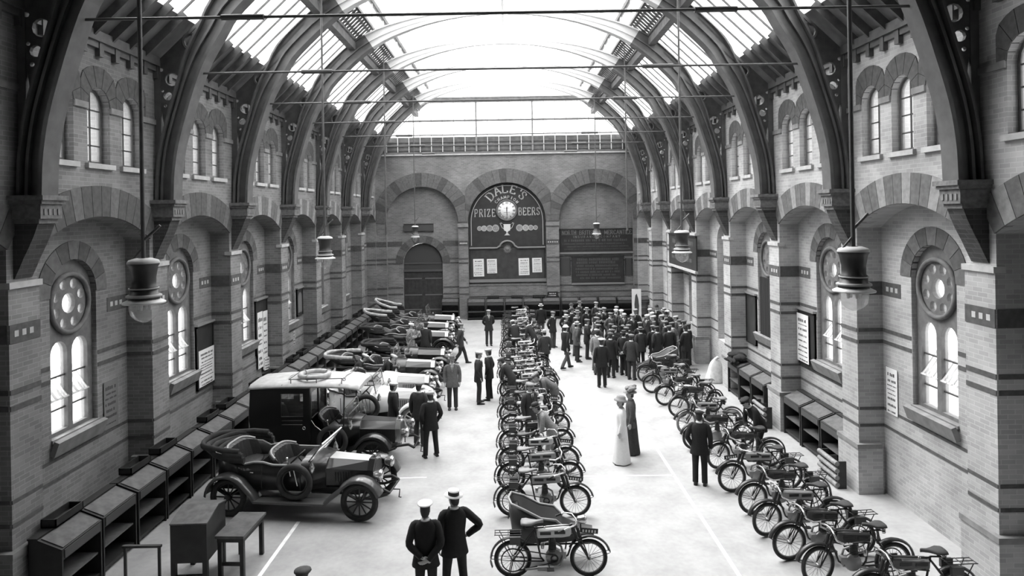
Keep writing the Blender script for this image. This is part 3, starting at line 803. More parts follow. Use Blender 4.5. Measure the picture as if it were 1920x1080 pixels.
co = MB().slab([(x + cx, z) for x, z in cup], (), .03, T).build('trophy_cup', mat('silver_cup', .6, .5), sign)
m = MB()
for s in (-1, 1): m.tube([T @ Vector((cx + s * a, b, .02)) for a, b in ((.2, 5.4), (.3, 5.46), (.36, 5.6), (.42, 5.74), (.34, 5.76), (.3, 5.7))], .018, 6)
m.slab([(cx - .18, 5.0), (cx + .18, 5.0), (cx + .1, 5.06), (cx + .04, 5.16), (cx - .04, 5.16), (cx - .1, 5.06)], (), .03, T)
m.build('cup_handles_and_foot', GOLD, sign)
clock = thing('round_clock', 'round white clock with roman numerals in the middle of the black brewery board', 'clock', (0, 0, 0))
TCk = T @ Matrix.Translation((cx, CZ, 0))
MB().lathe([(0, 0), (.62, 0), (.66, .04), (.64, .09), (.58, .1), (.56, .07)], 36, TCk, cap=False).build('case', mat('clock_case', .12, .5), clock)
MB().lathe([(0, .05), (.545, .05), (.545, .062), (0, .062)], 36, TCk, cap=False).build('dial', mat('clock_dial', .8, .6), clock)
NUM = {1: 'I', 2: 'II', 3: 'III', 4: 'IV', 5: 'V', 6: 'VI', 7: 'VII', 8: 'VIII', 9: 'IX', 10: 'X', 11: 'XI', 12: 'XII'}
for h_, s in NUM.items():
    a = math.radians(30 * h_); hh = .13; m = MB(); ws = [gw_(c) * hh * .7 + .02 for c in s]; x = -sum(ws) / 2
    for c, w_ in zip(s, ws):
        glyph(c, hh, .028, False, Matrix.Translation((x, 0, 0)) @ Matrix.Diagonal((.7, 1, 1, 1)), m); x += w_ + .018
    m.build('numeral', INK, clock).matrix_local = TCk @ Matrix.Translation((.385 * math.sin(a), .385 * math.cos(a), .058)) @ Matrix.Rotation(-a, 4, 'Z')
for ln, wd, a, nm in ((.27, .045, 2, 'hour_hand'), (.44, .03, 178, 'minute_hand')):
    MB().slab([(-wd / 2, -.06), (wd / 2, -.06), (wd * .7, ln * .6), (0, ln), (-wd * .7, ln * .6)], (), .012, TCk @ Matrix.Translation((0, 0, .075)) @ Matrix.Rotation(-math.radians(a), 4, 'Z')).build(nm, INK, clock)
smudge([(.12, .035), (-.14, .035)], -.22, .22, TCk @ Matrix.Translation((0, 0, .058)), INK, clock, 'maker_lettering', 5)
nb = thing('notice_board', 'broad dark notice board with four white bills under the brewery sign', 'notice board', (0, 0, 0))
MB().slab(rect(cx - 2.3, cx + 2.3, 2.2, 4.25), (), .07, T0).build('panel', mat('brown_board', .035, .6, noise=.3, scale=3), nb)
m = MB(); m.slab(rect(cx - 2.35, cx + 2.35, 2.16, 2.34), (), .16, T0); m.build('shelf', mat('grey_shelf', .18, .6), nb)
m = MB()
for x in (-.98, -.97 + 2.1): pass
for x in (-2.28, 2.24): m.slab(rect(cx + x - .03, cx + x + .03, 2.35, 4.2), (), .1, T0)
m.build('stile', OAK, nb)
# ledge below with a curved hood and sunburst
m = MB(); pth = [(cx - 2.3, 4.24), (cx - .62, 4.24), (cx - .55, 4.3)] + [(cx + .45 * math.cos(math.radians(a)), 4.30 + .36 * math.sin(math.radians(a))) for a in range(170, 0, -20)] + [(cx + .55, 4.3), (cx + .62, 4.24), (cx + 2.3, 4.24)]
m.tube([T @ Vector((x, z, .062)) for x, z in pth], .055, 8); m.build('hood_moulding', mat('grey_moulding', .2, .6), nb)
m = MB(); sun = []
for i in range(32):
    a = 2 * PI * i / 32; r = .28 if i % 2 else .17; sun.append((cx + r * math.cos(a), 4.16 + r * math.sin(a)))
m.slab(sun, (), .03, T); m.lathe([(.0, .06), (.08, .05), (.12, .0)], 12, T @ Matrix.Translation((cx, 4.16, .03))); m.build('sunburst', mat('carved_sun', .15, .6), nb)
def poster(name, label, M, wd, ht, rows=8, seed=1, paper=PAPER, tilt=0, group=None):
    p = thing(name, label, 'poster', (0, 0, 0), 0, group)
    MM = M @ Matrix.Rotation(math.radians(tilt), 4, 'Z')
    MB().slab(rect(-wd / 2, wd / 2, -ht / 2, ht / 2), (), .008, MM).build('sheet', paper, p)
    rnd = random.Random(seed); rr = []; z = ht / 2 - ht * .1; i = 0
    while z > -ht / 2 + ht * .06:
        h = ht / rows * (rnd.choice((.45, .3, .2)) if i else .6); rr.append((z - h, h)); z -= h + ht / rows * rnd.uniform(.3, .75); i += 1
    smudge(rr, -wd * .42, wd * .42, MM @ Matrix.Translation((0, 0, .004)), INK, p, 'printing', seed)
    return p
for i, (px, py, pw, ph, lb) in enumerate(((897.5, 502, 20, 33, 'tall white bill pasted on the dark board, outermost left under PRIZE'), (922.5, 499, 18.5, 27, 'shorter white bill on the dark board, second from its left edge'),
                                          (982.5, 500, 20, 32, 'tall white bill on the dark board just right of its centre'), (1007, 497, 18, 27, 'shorter white bill at the right end of the dark board'))):
    X, Z = at(px, py, YB + .3); poster('poster', lb, T0 @ Matrix.Translation((X, Z, .075)), pw * .0325, ph * .0325, 9, 20 + i, tilt=.8, group='bills on the notice board')
# right-hand insurance boards
def big_board(label, px0, py0, px1, py1, frame=.06, name='insurance_signboard'):
    x0, z1 = at(px0, py0, YB + .35); x1, z0 = at(px1, py1, YB + .35)
    b = thing(name, label, 'signboard', (0, 0, 0))
    MB().slab(rect(x0, x1, z0, z1), (), .07, T0).build('board', BOARDP, b)
    m = MB()
    for q in (rect(x0, x1, z1 - frame, z1), rect(x0, x0 + frame, z0, z1), rect(x1 - frame, x1, z0, z1)): m.slab(q, (), .1, T0)
    m.build('frame', OAK, b)
    m = MB(); m.slab(rect(x0 - .02, x1 + .02, z0 - .04, z0 + .07), (), .13, T0); m.build('bottom_ledge', mat('grey_moulding', .2), b)
    return b, x0, x1, z0, z1
b, x0, x1, z0, z1 = big_board('wide black board headed North British & Mercantile in faded letters', 1049, 429.5, 1189, 473)
c_ = (x0 + x1) / 2; wd = x1 - x0
text_line(b, 'NORTH BRITISH & MERCANTILE', c_, z1 - .36, .25, .05, FADED, T, False, wd * .93, kx=.78)
text_line(b, 'INSURANCE COMPANY', c_, z1 - .56, .13, .025, FADED, T, False, wd * .62)
DIM = mat('very_faded_letter', 0.07, 0.8)
smudge([(z1 - .78, .15), (z1 - .96, .09), (z1 - 1.12, .07)], x0 + .15, x1 - .15, T, DIM, b, 'faded_lettering', 3)
smudge([(z1 - 1.2 - .07, .05)], x0 + .15, x1 - .15, T, DIM, b, 'faded_lettering', 4)
b, x0, x1, z0, z1 = big_board('smaller black board with crowded faded lettering below the North British board', 1071.5, 480.5, 1170, 531)
smudge([(z1 - .06 - .22 - .185 * i, .16 if i < 2 else .12) for i in range(7)], x0 + .2, x1 - .2, T, DIM, b, 'faded_lettering', 9)
for px0, px1, sd in ((1050, 1070, 'left'), (1172, 1191, 'right')):
    x0, z1 = at(px0, 484, YB + .35); x1, z0 = at(px1, 516, YB + .35); x1 = min(x1, 7.5)
    b = thing('side_panel_board', 'plain dark panel on the wall at the %s of the smaller lettered board' % sd, 'panel')
    MB().slab(rect(x0, x1, z0, z1), (), .04, T0).build('panel_sheet', mat('dark_slate', .05, .7), b)
    m = MB(); m.slab(rect(x0, x0 + .04, z0, z1), (), .06, T0); m.slab(rect(x1 - .04, x1, z0, z1), (), .06, T0); m.build('edge_strip', OAK, b)
x0, z1 = at(757, 420, YB + .35); x1, z0 = at(813, 434, YB + .35)
b = thing('door_sign', 'narrow grey-brown sign fixed above the arched doorway', 'sign')
MB().slab(rect(x0, x1, z0, z1), (), .05, T0).build('board', mat('grey_brown_sign', .06, .7), b)
m = MB()
for q in (rect(x0, x1, z1 - .04, z1), rect(x0, x1, z0, z0 + .04)): m.slab(q, (), .07, T0)
m.build('frame', OAK, b)
# arched double door
TD = BK(BD2 + .22)
dr_ = struct('door_1')
for s in (-1, 1):
    leaf = [(dc, 0.02), (dc + s * 1.19, 0.02), (dc + s * 1.19, 2.85), (dc, 2.85)]
    lf = MB().slab(leaf, (), .07, TD).build('door_leaf', DOORM, dr_)
    for i in range(5):
        x = dc + s * (.06 + .225 * i)
        MB().slab(rect(min(x, x + s * .2), max(x, x + s * .2), .1, 2.8), (), .02, TD @ Matrix.Translation((0, 0, .07))).build('plank', DOORM, lf)
    m = MB()
    for z in (.5, 1.4, 2.4): m.slab(rect(min(dc + s * .1, dc + s * 1.15), max(dc + s * .1, dc + s * 1.15), z, z + .07), (), .02, TD @ Matrix.Translation((0, 0, .09)))
    m.build('strap_hinge', mat('hinge_iron', .12, .6), lf)
MB().slab([(dc - 1.19, 2.95), (dc + 1.19, 2.95), (dc + 1.19, 3.4)] + arc(dc, 3.4, 1.19, 0, 180, 16)[1:], (), .06, TD).build('tympanum', mat('dark_tympanum', .045, .6), dr_)
m = MB(); m.slab(rect(dc - 1.2, dc + 1.2, 2.85, 2.98), (), .14, TD); m.slab(rect(dc - 1.2, dc + 1.2, 3.32, 3.4), (), .1, TD)
m.build('transom', mat('door_transom', .07, .6), dr_)
# ---- boards and bills in the side-wall recesses. local x along the wall, y up, +z into the hall
def SW(side, y, z, d=RD, out=.0):
    if side < 0: return Matrix(((0, 0, 1, -WL - d + out), (1, 0, 0, y), (0, 1, 0, z), (0, 0, 0, 1)))
    return Matrix(((0, 0, -1, WR + d - out), (-1, 0, 0, y), (0, 1, 0, z), (0, 0, 0, 1)))
def dark_board(label, side, y0, y1, z0, z1, text=None, name='wall_board', m_=BOARDP):
    b = thing(name, label, 'board'); M_ = SW(side, (y0 + y1) / 2, (z0 + z1) / 2); w_, h_ = (y1 - y0) / 2, (z1 - z0) / 2
    MB().slab(rect(-w_, w_, -h_, h_), (), .05, M_).build('board', m_, b)
    m = MB()
    for q in (rect(-w_, w_, h_ - .05, h_), rect(-w_, w_, -h_, -h_ + .05), rect(-w_, -w_ + .05, -h_, h_), rect(w_ - .05, w_, -h_, h_)): m.slab(q, (), .075, M_)
    m.build('frame', OAK, b)
    MB().slab(rect(-w_ - .04, w_ + .04, h_, h_ + .06), (), .11, M_).build('top_moulding', mat('grey_moulding', .2), b)
    return b
dark_board('dark framed board beside the first left window, above the two-part white bill', -1, 18.13, 19.13, 1.66, 3.42)
poster('poster', 'white two-column bill at the foot of the dark board by the first left window', SW(-1, 18.63, 2.24, out=.08), .94, 1.0, 10, 41)
dark_board('dark framed board behind the tall pair of white sheets by the second left window', -1, 22.38, 23.4, 1.7, 3.55)
poster('poster', 'tall narrow white sheet of the pair, the one next to the second left window', SW(-1, 22.66, 2.2, out=.08), .46, 1.9, 8, 42, tilt=.5)
poster('poster', 'tall narrow white sheet of the pair, the one next to the pier', SW(-1, 23.13, 2.12, out=.08), .42, 2.0, 8, 43, tilt=-1)
poster('poster', 'small white sheet curling loose below the tall pair of white sheets', SW(-1, 23.2, 1.28, out=.10), .5, .42, 4, 44, tilt=-6)
b = dark_board('small dark framed picture with an arched top beside the third left window', -1, 26.75, 27.45, 2.35, 3.45, name='framed_picture')
MB().slab([(-.24, -.42), (.24, -.42), (.24, .15)] + arc(0, .15, .24, 0, 180, 8)[1:], (), .01, SW(-1, 27.1, 2.9, out=.05)).build('arched_mount', mat('grey_mount', .13), b)
poster('poster', 'grey weathered bill low on the left wall nearest the gallery', SW(-1, 14.25, 2.45, out=.02), .5, 1.0, 7, 45, paper=mat('grey_paper', .16, .9))
poster('poster', 'small pale slip on the left wall below the third window', SW(-1, 24.6, 1.9, d=0, out=.05), .22, .5, 5, 46, paper=mat('dim_paper', .3, .9))
dark_board('narrow dark framed board behind the handwritten sheet by the first right window', 1, 18.14, 19.12, 1.95, 3.5)
poster('poster', 'large white handwritten sheet beside the first right-hand window', SW(1, 18.78, 2.72, out=.09), .72, 1.35, 9, 51)
dark_board('large dark framed board next to the curtained right-hand window', 1, 22.45, 23.35, 1.75, 3.45, m_=mat('brown_board', .035))
poster('poster', 'torn white scrap of paper low on the wall under the first right window', SW(1, 16.15, 1.75, out=.02), .34, .6, 5, 52, paper=mat('dim_paper2', .45, .9), tilt=7)
poster('poster', 'bright white bill on the right wall closest to the gallery', SW(1, 14.55, 2.35, out=.02), .42, 1.0, 8, 53)
poster('poster', 'narrow white strip of paper beside the curtained right window', SW(1, 20.35, 2.35, out=.02), .14, .75, 5, 54)
# hanging signboard across the right-hand piers
b = thing('hanging_signboard', 'dark signboard fixed across two piers of the right wall behind a gas lamp', 'signboard')
M_ = SW(1, 29.6, 4.55, d=0, out=.06)
MB().slab(rect(-2.3, 2.3, -.72, .72), (), .06, M_).build('board', BOARDP, b)
m = MB(); m.slab(rect(-2.33, 2.33, -.8, -.70), (), .12, M_); m.build('bottom_ledge', STONE, b)
m = MB(); m.slab(rect(-2.3, 2.3, .68, .74), (), .09, M_); m.build('top_ledge', OAK, b)
smudge([(.3, .22), (-.05, .16), (-.4, .16)], -2.0, 2.0, M_ @ Matrix.Translation((0, 0, .058)), DIM, b, 'faded_lettering', 77)

# ================================================================== CORN DESKS
def make_desk(wd=1.06, dp=.55, ht=1.2, shelf=True):
    t = thing('corn_desk', '', 'desk')
    h1 = ht - .34
    m = MB(); b = .035
    for x in (-wd / 2, wd / 2 - b): m.box(x, x + b, 0, dp, 0, h1)
    m.box(-wd / 2, wd / 2, dp - .02, dp, .1, ht - .05); m.box(-wd / 2, wd / 2, .03, dp, .06, .12)
    m.build('carcass', OAK, t)
    m = MB()                                # sloping-topped box
    sec = [(0, h1), (0, h1 + .18), (dp * .72, ht), (dp, ht), (dp, h1)]
    m.slab(sec, (), wd, Matrix(((0, 0, 1, -wd / 2), (1, 0, 0, 0), (0, 1, 0, 0), (0, 0, 0, 1)))); m.build('desk_box', OAK, t)
    a = math.atan2(.16, dp * .72); m = MB()
    m.cbox((0, dp * .36, h1 + .18 + .085), (wd * .9, dp * .70, .025), Matrix.Rotation(a, 3, 'X')); m.build('lid', OAKL, t)
    m = MB(); m.box(-wd / 2 - .01, wd / 2 + .01, dp * .72, dp + .01, ht, ht + .03); m.build('top_rail', OAK, t)
    m = MB(); m.box(-wd / 2 + b, wd / 2 - b, .05, dp, .46, .49); m.build('shelf', OAKL, t)
    m = MB(); m.box(-wd / 2 + .06, wd / 2 - .06, -.012, .0, h1 + .02, h1 + .16); m.build('front_panel', mat('oak_panel', .06, .45), t)
    return t
desk0 = make_desk(); first = [True]
rnd = random.Random(3)
def desk(x, y, rz, label, group):
    d = desk0 if first[0] else copy_tree(desk0); first[0] = False
    d.location = (x, y, 0); d.rotation_euler = (0, 0, rz); return tag(d, label, 'desk', group)
for i in range(25):
    y = 11.34 + 1.12 * i
    desk(-7.32 - rnd.uniform(0, .03), y, PI / 2, 'dark oak corn desk along the left wall, %s from the gallery end' % ORD[i], 'corn desks along the left wall')
for i in range(10):
    desk(-2.0 + 1.12 * i, YB - .56, 0, 'dark oak corn desk under the far wall boards, %s from the doorway' % ORD[i], 'corn desks along the far wall')
desk(-3.6, YB - .2, 0, 'dark oak corn desk between the arched door and the first far pier', 'corn desks along the far wall')
for i, (x, y) in enumerate(((7.74, 16.2), (7.74, 17.32), (7.74, 18.44))):
    desk(x, y, -PI / 2, 'dark oak corn desk under the first right-hand window, %s from the gallery end' % ORD[i], 'corn desks along the right wall')
for i, (x, y) in enumerate(((7.6, 20.6), (7.6, 21.72), (7.6, 22.84))):
    desk(x, y, -PI / 2, 'dark oak corn desk below the curtained right window, %s from the gallery end' % ORD[i], 'corn desks along the right wall')
def desk_tray(x, y, z, rz, label):
    t = thing('sample_tray', label, 'tray', (x, y, z), rz, 'trays on the corn desks')
    m = MB(); m.box(-.36, .36, -.13, .13, 0, .02)
    m.build('tray_floor', OAK, t)
    m = MB()
    for q in ((-.36, .36, -.13, -.11), (-.36, .36, .11, .13), (-.36, -.34, -.13, .13), (.34, .36, -.13, .13)): m.box(q[0], q[1], q[2], q[3], .0, .14)
    m.build('tray_side', OAK, t)
for i in range(23):
    if i % 3 == 1: continue
    desk_tray(-7.80, 11.54 + 1.12 * i, 1.232, PI / 2, 'small dark wooden tray on top of the %s desk along the left wall' % ORD[i])
for i, x in enumerate((-1.0, .45, 1.75)):
    desk_tray(x, YB - .10, 1.232, 0, 'dark wooden tray standing on top of the far wall desks, %s from the door' % ORD[i])
b = thing('small_sign', 'small dark bell-shaped name sign on top of the far wall desks', 'sign', (2.6, YB - .1, 1.232))
MB().slab([(-.4, 0), (.4, 0), (.33, .12), (.30, .34), (-.30, .34), (-.33, .12)], (), .04, Matrix(((1, 0, 0, 0), (0, 0, 1, 0), (0, 1, 0, 0), (0, 0, 0, 1)))).build('sign_plate', BLACK, b)
smudge([(.2, .06), (.08, .06)], -.24, .24, Matrix(((1, 0, 0, 0), (0, 0, -1, -.002), (0, 1, 0, 0), (0, 0, 0, 1))), PAPER, b, 'sign_lettering', 5)
# the high desk and the table in the foreground
x, y = fl(396, 1076)
d = thing('high_desk', 'tall dark desk with a shiny sloping lid standing free beside the small table', 'desk', (-5.64, 11.95, 0), math.radians(2))
m = MB(); m.slab([(-.42, .42), (.42, .42), (.42, 1.12), (.1, 1.2), (-.42, 1.08)], (), .62, Matrix(((0, 0, -1, .31), (1, 0, 0, 0), (0, 1, 0, 0), (0, 0, 0, 1)))); m.build('desk_box', OAK, d)
m = MB(); m.cbox((0, -.16, 1.155), (.64, .54, .025), Matrix.Rotation(.22, 3, 'X')); m.build('lid', OAKL, d)
m = MB(); m.cbox((0, .27, 1.175), (.64, .34, .02), Matrix.Rotation(-.22, 3, 'X')); m.build('rear_lid', OAKL, d)
for sx in (-.27, .27):
    for sy in (-.38, .38): MB().box(sx - .04, sx + .04, sy - .04, sy + .04, 0, .45).build('leg', OAK, d)
m = MB(); m.box(-.27, .27, -.40, -.36, .16, .2); m.build('stretcher', OAK, d)
t = thing('table', 'small plain table with a plank top and post legs next to the tall desk', 'table', (-5.0, 12.25, 0), math.radians(-3))
MB().box(-.26, .26, -.48, .48, .71, .76).build('table_top', mat('table_plank', .09, .45, noise=.4, scale=6), t)
for sx in (-.2, .2):
    for sy in (-.4, .4): MB().box(sx - .035, sx + .035, sy - .035, sy + .035, 0, .71).build('leg', OAK, t)
m = MB(); m.box(-.2, .2, -.415, -.385, .2, .26); m.build('stretcher', OAK, t)
m = MB(); m.box(-.24, .24, -.44, .44, .63, .71); m.build('apron', OAK, t)
s = thing('trestle', 'thin grey trestle frame standing left of the tall desk', 'trestle', (-6.55, 11.75, 0), 0)
for sx in (-.3, .3): MB().box(sx - .02, sx + .02, -.02, .02, 0, .6).build('leg', mat('grey_trestle', .06), s)
MB().box(-.34, .34, -.03, .03, .6, .64).build('top_bar', mat('grey_trestle', .06), s)
# odd things along the right wall
def slat_rack(x, y, label):
    t = thing('slatted_rack', label, 'rack', (x, y, 0), PI / 2, 'slatted racks by the right wall')
    for sx in (-.42, 0.0, .42): MB().box(sx - .015, sx + .015, -.09, .09, 0, .62).build('rack_upright', OAK, t)
    for i in range(4): MB().tube([(-.44, .12, .09 + .16 * i), (.44, .12, .09 + .16 * i)], .055, 8).build('slat', mat('pale_slat', .22, .6, noise=.3), t)
slat_rack(7.48, 15.55, 'low rack of four pale rounded slats beside the nearest right-hand pier')
slat_rack(7.46, 19.75, 'low rack of four pale rounded slats at the foot of the second right-hand pier')
# a light sack and a dark cloth bundle at the far end of the right-hand desks
x, y = fl(1340, 716)
t = thing('grain_sack', 'tall pale filled sack standing at the end of the right-hand desks', 'sack', (x, y, 0))
SACK = mat('pale_sackcloth', .62, .95, noise=.15, scale=9)
m = MB(); rg = []
for z, r_ in ((0, .30), (.03, .33), (.2, .31), (.4, .27), (.58, .24), (.72, .19), (.82, .12), (.88, .03)):
    rg.append([Vector((r_ * (1 + .10 * math.sin(3 * q + z * 3) + .06 * math.sin(7 * q)) * math.cos(q) + .05 * z, r_ * (1 + .1 * math.cos(2 * q)) * math.sin(q), z + .03 * math.sin(q * 2) * (z > .3))) for q in [2 * PI * i / 28 for i in range(28)]])
m.loft(rg); m.build('sack_body', SACK, t)
m = MB(); m.tube([(.03, -.06, .84), (.10, -.10, .93), (.16, -.08, .90)], [.06, .05, .02], 8); m.build('folded_corner', SACK, t)
def lumpy(seed, R, mt, nm, parent, loc, n=7):
    r_ = random.Random(seed); m = MB()
    for i in range(n): m.ell((r_.uniform(-R[0], R[0]) * .6, r_.uniform(-R[1], R[1]) * .6, R[2] * r_.uniform(.5, .8)), (R[0] * r_.uniform(.4, .6), R[1] * r_.uniform(.4, .6), R[2] * r_.uniform(.4, .6)), 10, 6, Matrix.Rotation(r_.uniform(-.6, .6), 3, 'Z'))
    return m.build(nm, mt, parent, loc)
t = thing('coat_bundle', 'heap of black cloth thrown over the end of the right-hand desks', 'bundle', (7.85, 22.9, 1.225))
CLOTH = mat('black_cloth', .012, .95)
lumpy(4, (.36, .5, .2), CLOTH, 'cloth_heap', t, (0, 0, -.04)); m = MB(); m.box(-.45, -.30, -.5, .3, -.5, .06); lumpy(5, (.12, .5, .14), CLOTH, 'hanging_fold', t, (-.3, -.1, -.10))
x, y = fl(1216, 590)
t = thing('poster_stand', 'tall narrow white poster stand with a dark figure at the far right corner', 'poster stand', (7.15, 37.6, 0), math.radians(-12))
MB().box(-.26, .26, -.02, .02, .12, 1.95).build('panel', PAPER, t)
m = MB(); m.slab([(-.1, .5), (.1, .5), (.14, 1.0), (.1, 1.4), (.02, 1.7), (-.06, 1.6), (-.12, 1.1)], (), .01, Matrix(((1, 0, 0, 0), (0, 0, -1, -.021), (0, 1, 0, 0), (0, 0, 0, 1)))); m.build('printed_shape', INK, t)
m = MB(); m.box(-.3, .3, -.12, -.06, 0, .05); m.box(-.3, .3, .06, .12, 0, .05); m.box(-.27, -.23, -.12, .12, .0, .14); m.box(.23, .27, -.12, .12, .0, .14); m.build('foot', OAK, t)
# ================================================================== MOTOR CARS (heading +x, origin on the floor at mid wheelbase)
RUB = mat('worn_rubber_tyre', .03, .85, noise=.25, scale=10)
RUBG = mat('grey_rubber_tyre', .22, .85, noise=.2, scale=10)
SPOKE = mat('dark_wheel_paint', .012, .5)
BRASS = mat('polished_brass', .62, .25, metal=.9)
NICK = mat('bright_nickel', .75, .2, metal=1.0)
LEATH = mat('black_leather', .018, .45, bump=.3, scale=30)
LEATHE = mat('leather_piping', .30, .4)
HOODM = mat('folded_hood_canvas', .03, .9, noise=.3, scale=8)
HOODL = mat('pale_hood_canvas', .45, .9, noise=.25, scale=8)
CPB = mat('black_coachwork', .010, .3, coat=.3)
CPD = mat('dark_coachwork', .014, .35, coat=.3)
CPG = mat('grey_coachwork', .34, .4, coat=.3)
CPW = mat('white_coachwork', .78, .3, coat=.4)
CHAS = mat('chassis_black', .02, .6)
CORE = mat('radiator_core', .05, .6)
BONW = mat('bright_bonnet', .6, .3, metal=.2)
RX = Matrix.Rotation(PI / 2, 4, 'X')
def wheel(par, x, y, R=.41, nm='wheel', tyre=RUB, sp=SPOKE, nsp=12, tr=.055, yaw=0, hubw=.09):
    T = Matrix.Translation((x, y, R)) @ Matrix.Rotation(yaw, 4, 'Z') @ RX
    wh = MB().torus(R - tr, tr, 32, 8, T).build(nm, tyre, par)
    m = MB(); m.torus(R - 2 * tr - .005, .022, 28, 6, T)
    for i in range(nsp):
        a = 2 * PI * i / nsp; c, s = math.cos(a), math.sin(a)
        m.tube([T @ Vector((.05 * c, .05 * s, 0)), T @ Vector(((R - 2 * tr) * c, (R - 2 * tr) * s, 0))], .016, 5, caps=False)
    m.build('spokes', sp, wh)
    MB().lathe([(.0, -hubw), (.05, -hubw), (.075, -.03), (.075, .03), (.05, hubw), (.0, hubw)], 10, T).build('hub', sp, wh)
    return wh
def strip(par, nm, path, y0, y1, mt, th=.018, drop=.05):
    """a bent sheet following path [(x, z)...] from y0 to y1 with a turned-down outer edge"""
    m = MB(); rings = []
    sg = 1 if y1 > y0 else -1
    for i, (x, z) in enumerate(path):
        a, b = Vector(path[max(i - 1, 0)]), Vector(path[min(i + 1, len(path) - 1)]); t = (b - a).normalized(); n = Vector((-t.y, t.x))
        if n.y < 0: n = -n
        def P(y, o): return Vector((x + n.x * o, y, z + n.y * o))
        ym = (y0 + y1) / 2
        rings.append([P(y0, 0), P(ym, .018), P(y1 - sg * .03, 0), P(y1, -drop), P(y1 - sg * .01, -drop - th), P(y1 - sg * .04, -th), P(ym, .018 - th), P(y0, -th)])
    m.loft(rings); return m.build(nm, mt, par)
def lamp(par, x, y, z, r=.11, d=.16, nm='headlamp', mt=None):
    T = Matrix.Translation((x, y, z)) @ Matrix.Rotation(PI / 2, 4, 'Y')
    h = MB().lathe([(.03, -d), (r * .8, -d * .8), (r, -d * .1), (r * 1.06, 0), (r * 1.06, .03), (r * .9, .035)], 14, T).build(nm, mt or BRASS, par)
    MB().lathe([(0, .03), (r * .92, .03), (r * .6, .055), (0, .06)], 14, T, cap=False).build('lens', NICK, h)
    m = MB(); m.tube([(x - .05, y, z - r), (x - .05, y, z - r - .14)], .014, 6); m.build('bracket', CHAS, h)
    return h
def side_lamp(par, x, y, z):
    h = MB().lathe([(.02, -.08), (.055, -.07), (.06, .04), (.04, .07), (.045, .08), (.02, .13)], 10, Matrix.Translation((x, y, z))).build('side_lamp', BRASS, par)
    return h
def tub_wall(par, nm, pts, mt, th=.04):
    """coachwork wall along plan points [(x, y, zbottom, ztop, flare)]"""
    m = MB(); rings = []
    for i, (x, y, zb, zt, fl_) in enumerate(pts):
        a = Vector(pts[max(i - 1, 0)][:2]); b = Vector(pts[min(i + 1, len(pts) - 1)][:2]); t = (b - a).normalized(); n = Vector((-t.y, t.x))
        o = n * fl_
        zm = (zb + zt) / 2
        rings.append([Vector((x, y, zb)), Vector((x + o.x, y + o.y, zm)), Vector((x + o.x * .6, y + o.y * .6, zt)), Vector((x + o.x * .6 - n.x * th, y + o.y * .6 - n.y * th, zt)),
                      Vector((x + o.x - n.x * th, y + o.y - n.y * th, zm)), Vector((x - n.x * th, y - n.y * th, zb))])
    m.loft(rings); return m.build(nm, mt, par)
def seat(par, x, wd, z, bh, tip=.12):
    m = MB(); m.cbox((x + .27, 0, z), (.52, wd - .02, .16)); m.ell((x + .27, 0, z + .08), (.27, wd / 2 - .02, .07), 14, 6); m.build('seat_cushion', LEATH, par)
    n = 16; back = MB(); rings = []
    for i in range(n + 1):
        s = -1 + 2 * i / n; y = s * (wd / 2 - .02); xx = x + .22 * abs(s) ** 4; h = bh - .10 * abs(s) ** 4
        rg = .018 * (i % 2)
        rings.append([Vector((xx, y, z)), Vector((xx - tip, y, z + h)), Vector((xx - tip + .05, y, z + h + .03)), Vector((xx - tip + .12 + rg, y, z + h - .02)), Vector((xx + .10 + rg, y, z + .1))])
    back.loft(rings, sm=False); back.build('seat_back', LEATH, par)
    m = MB(); m.tube([Vector((r[2].x, r[2].y, r[2].z)) for r in rings], .028, 6); m.build('seat_piping', LEATHE, par)
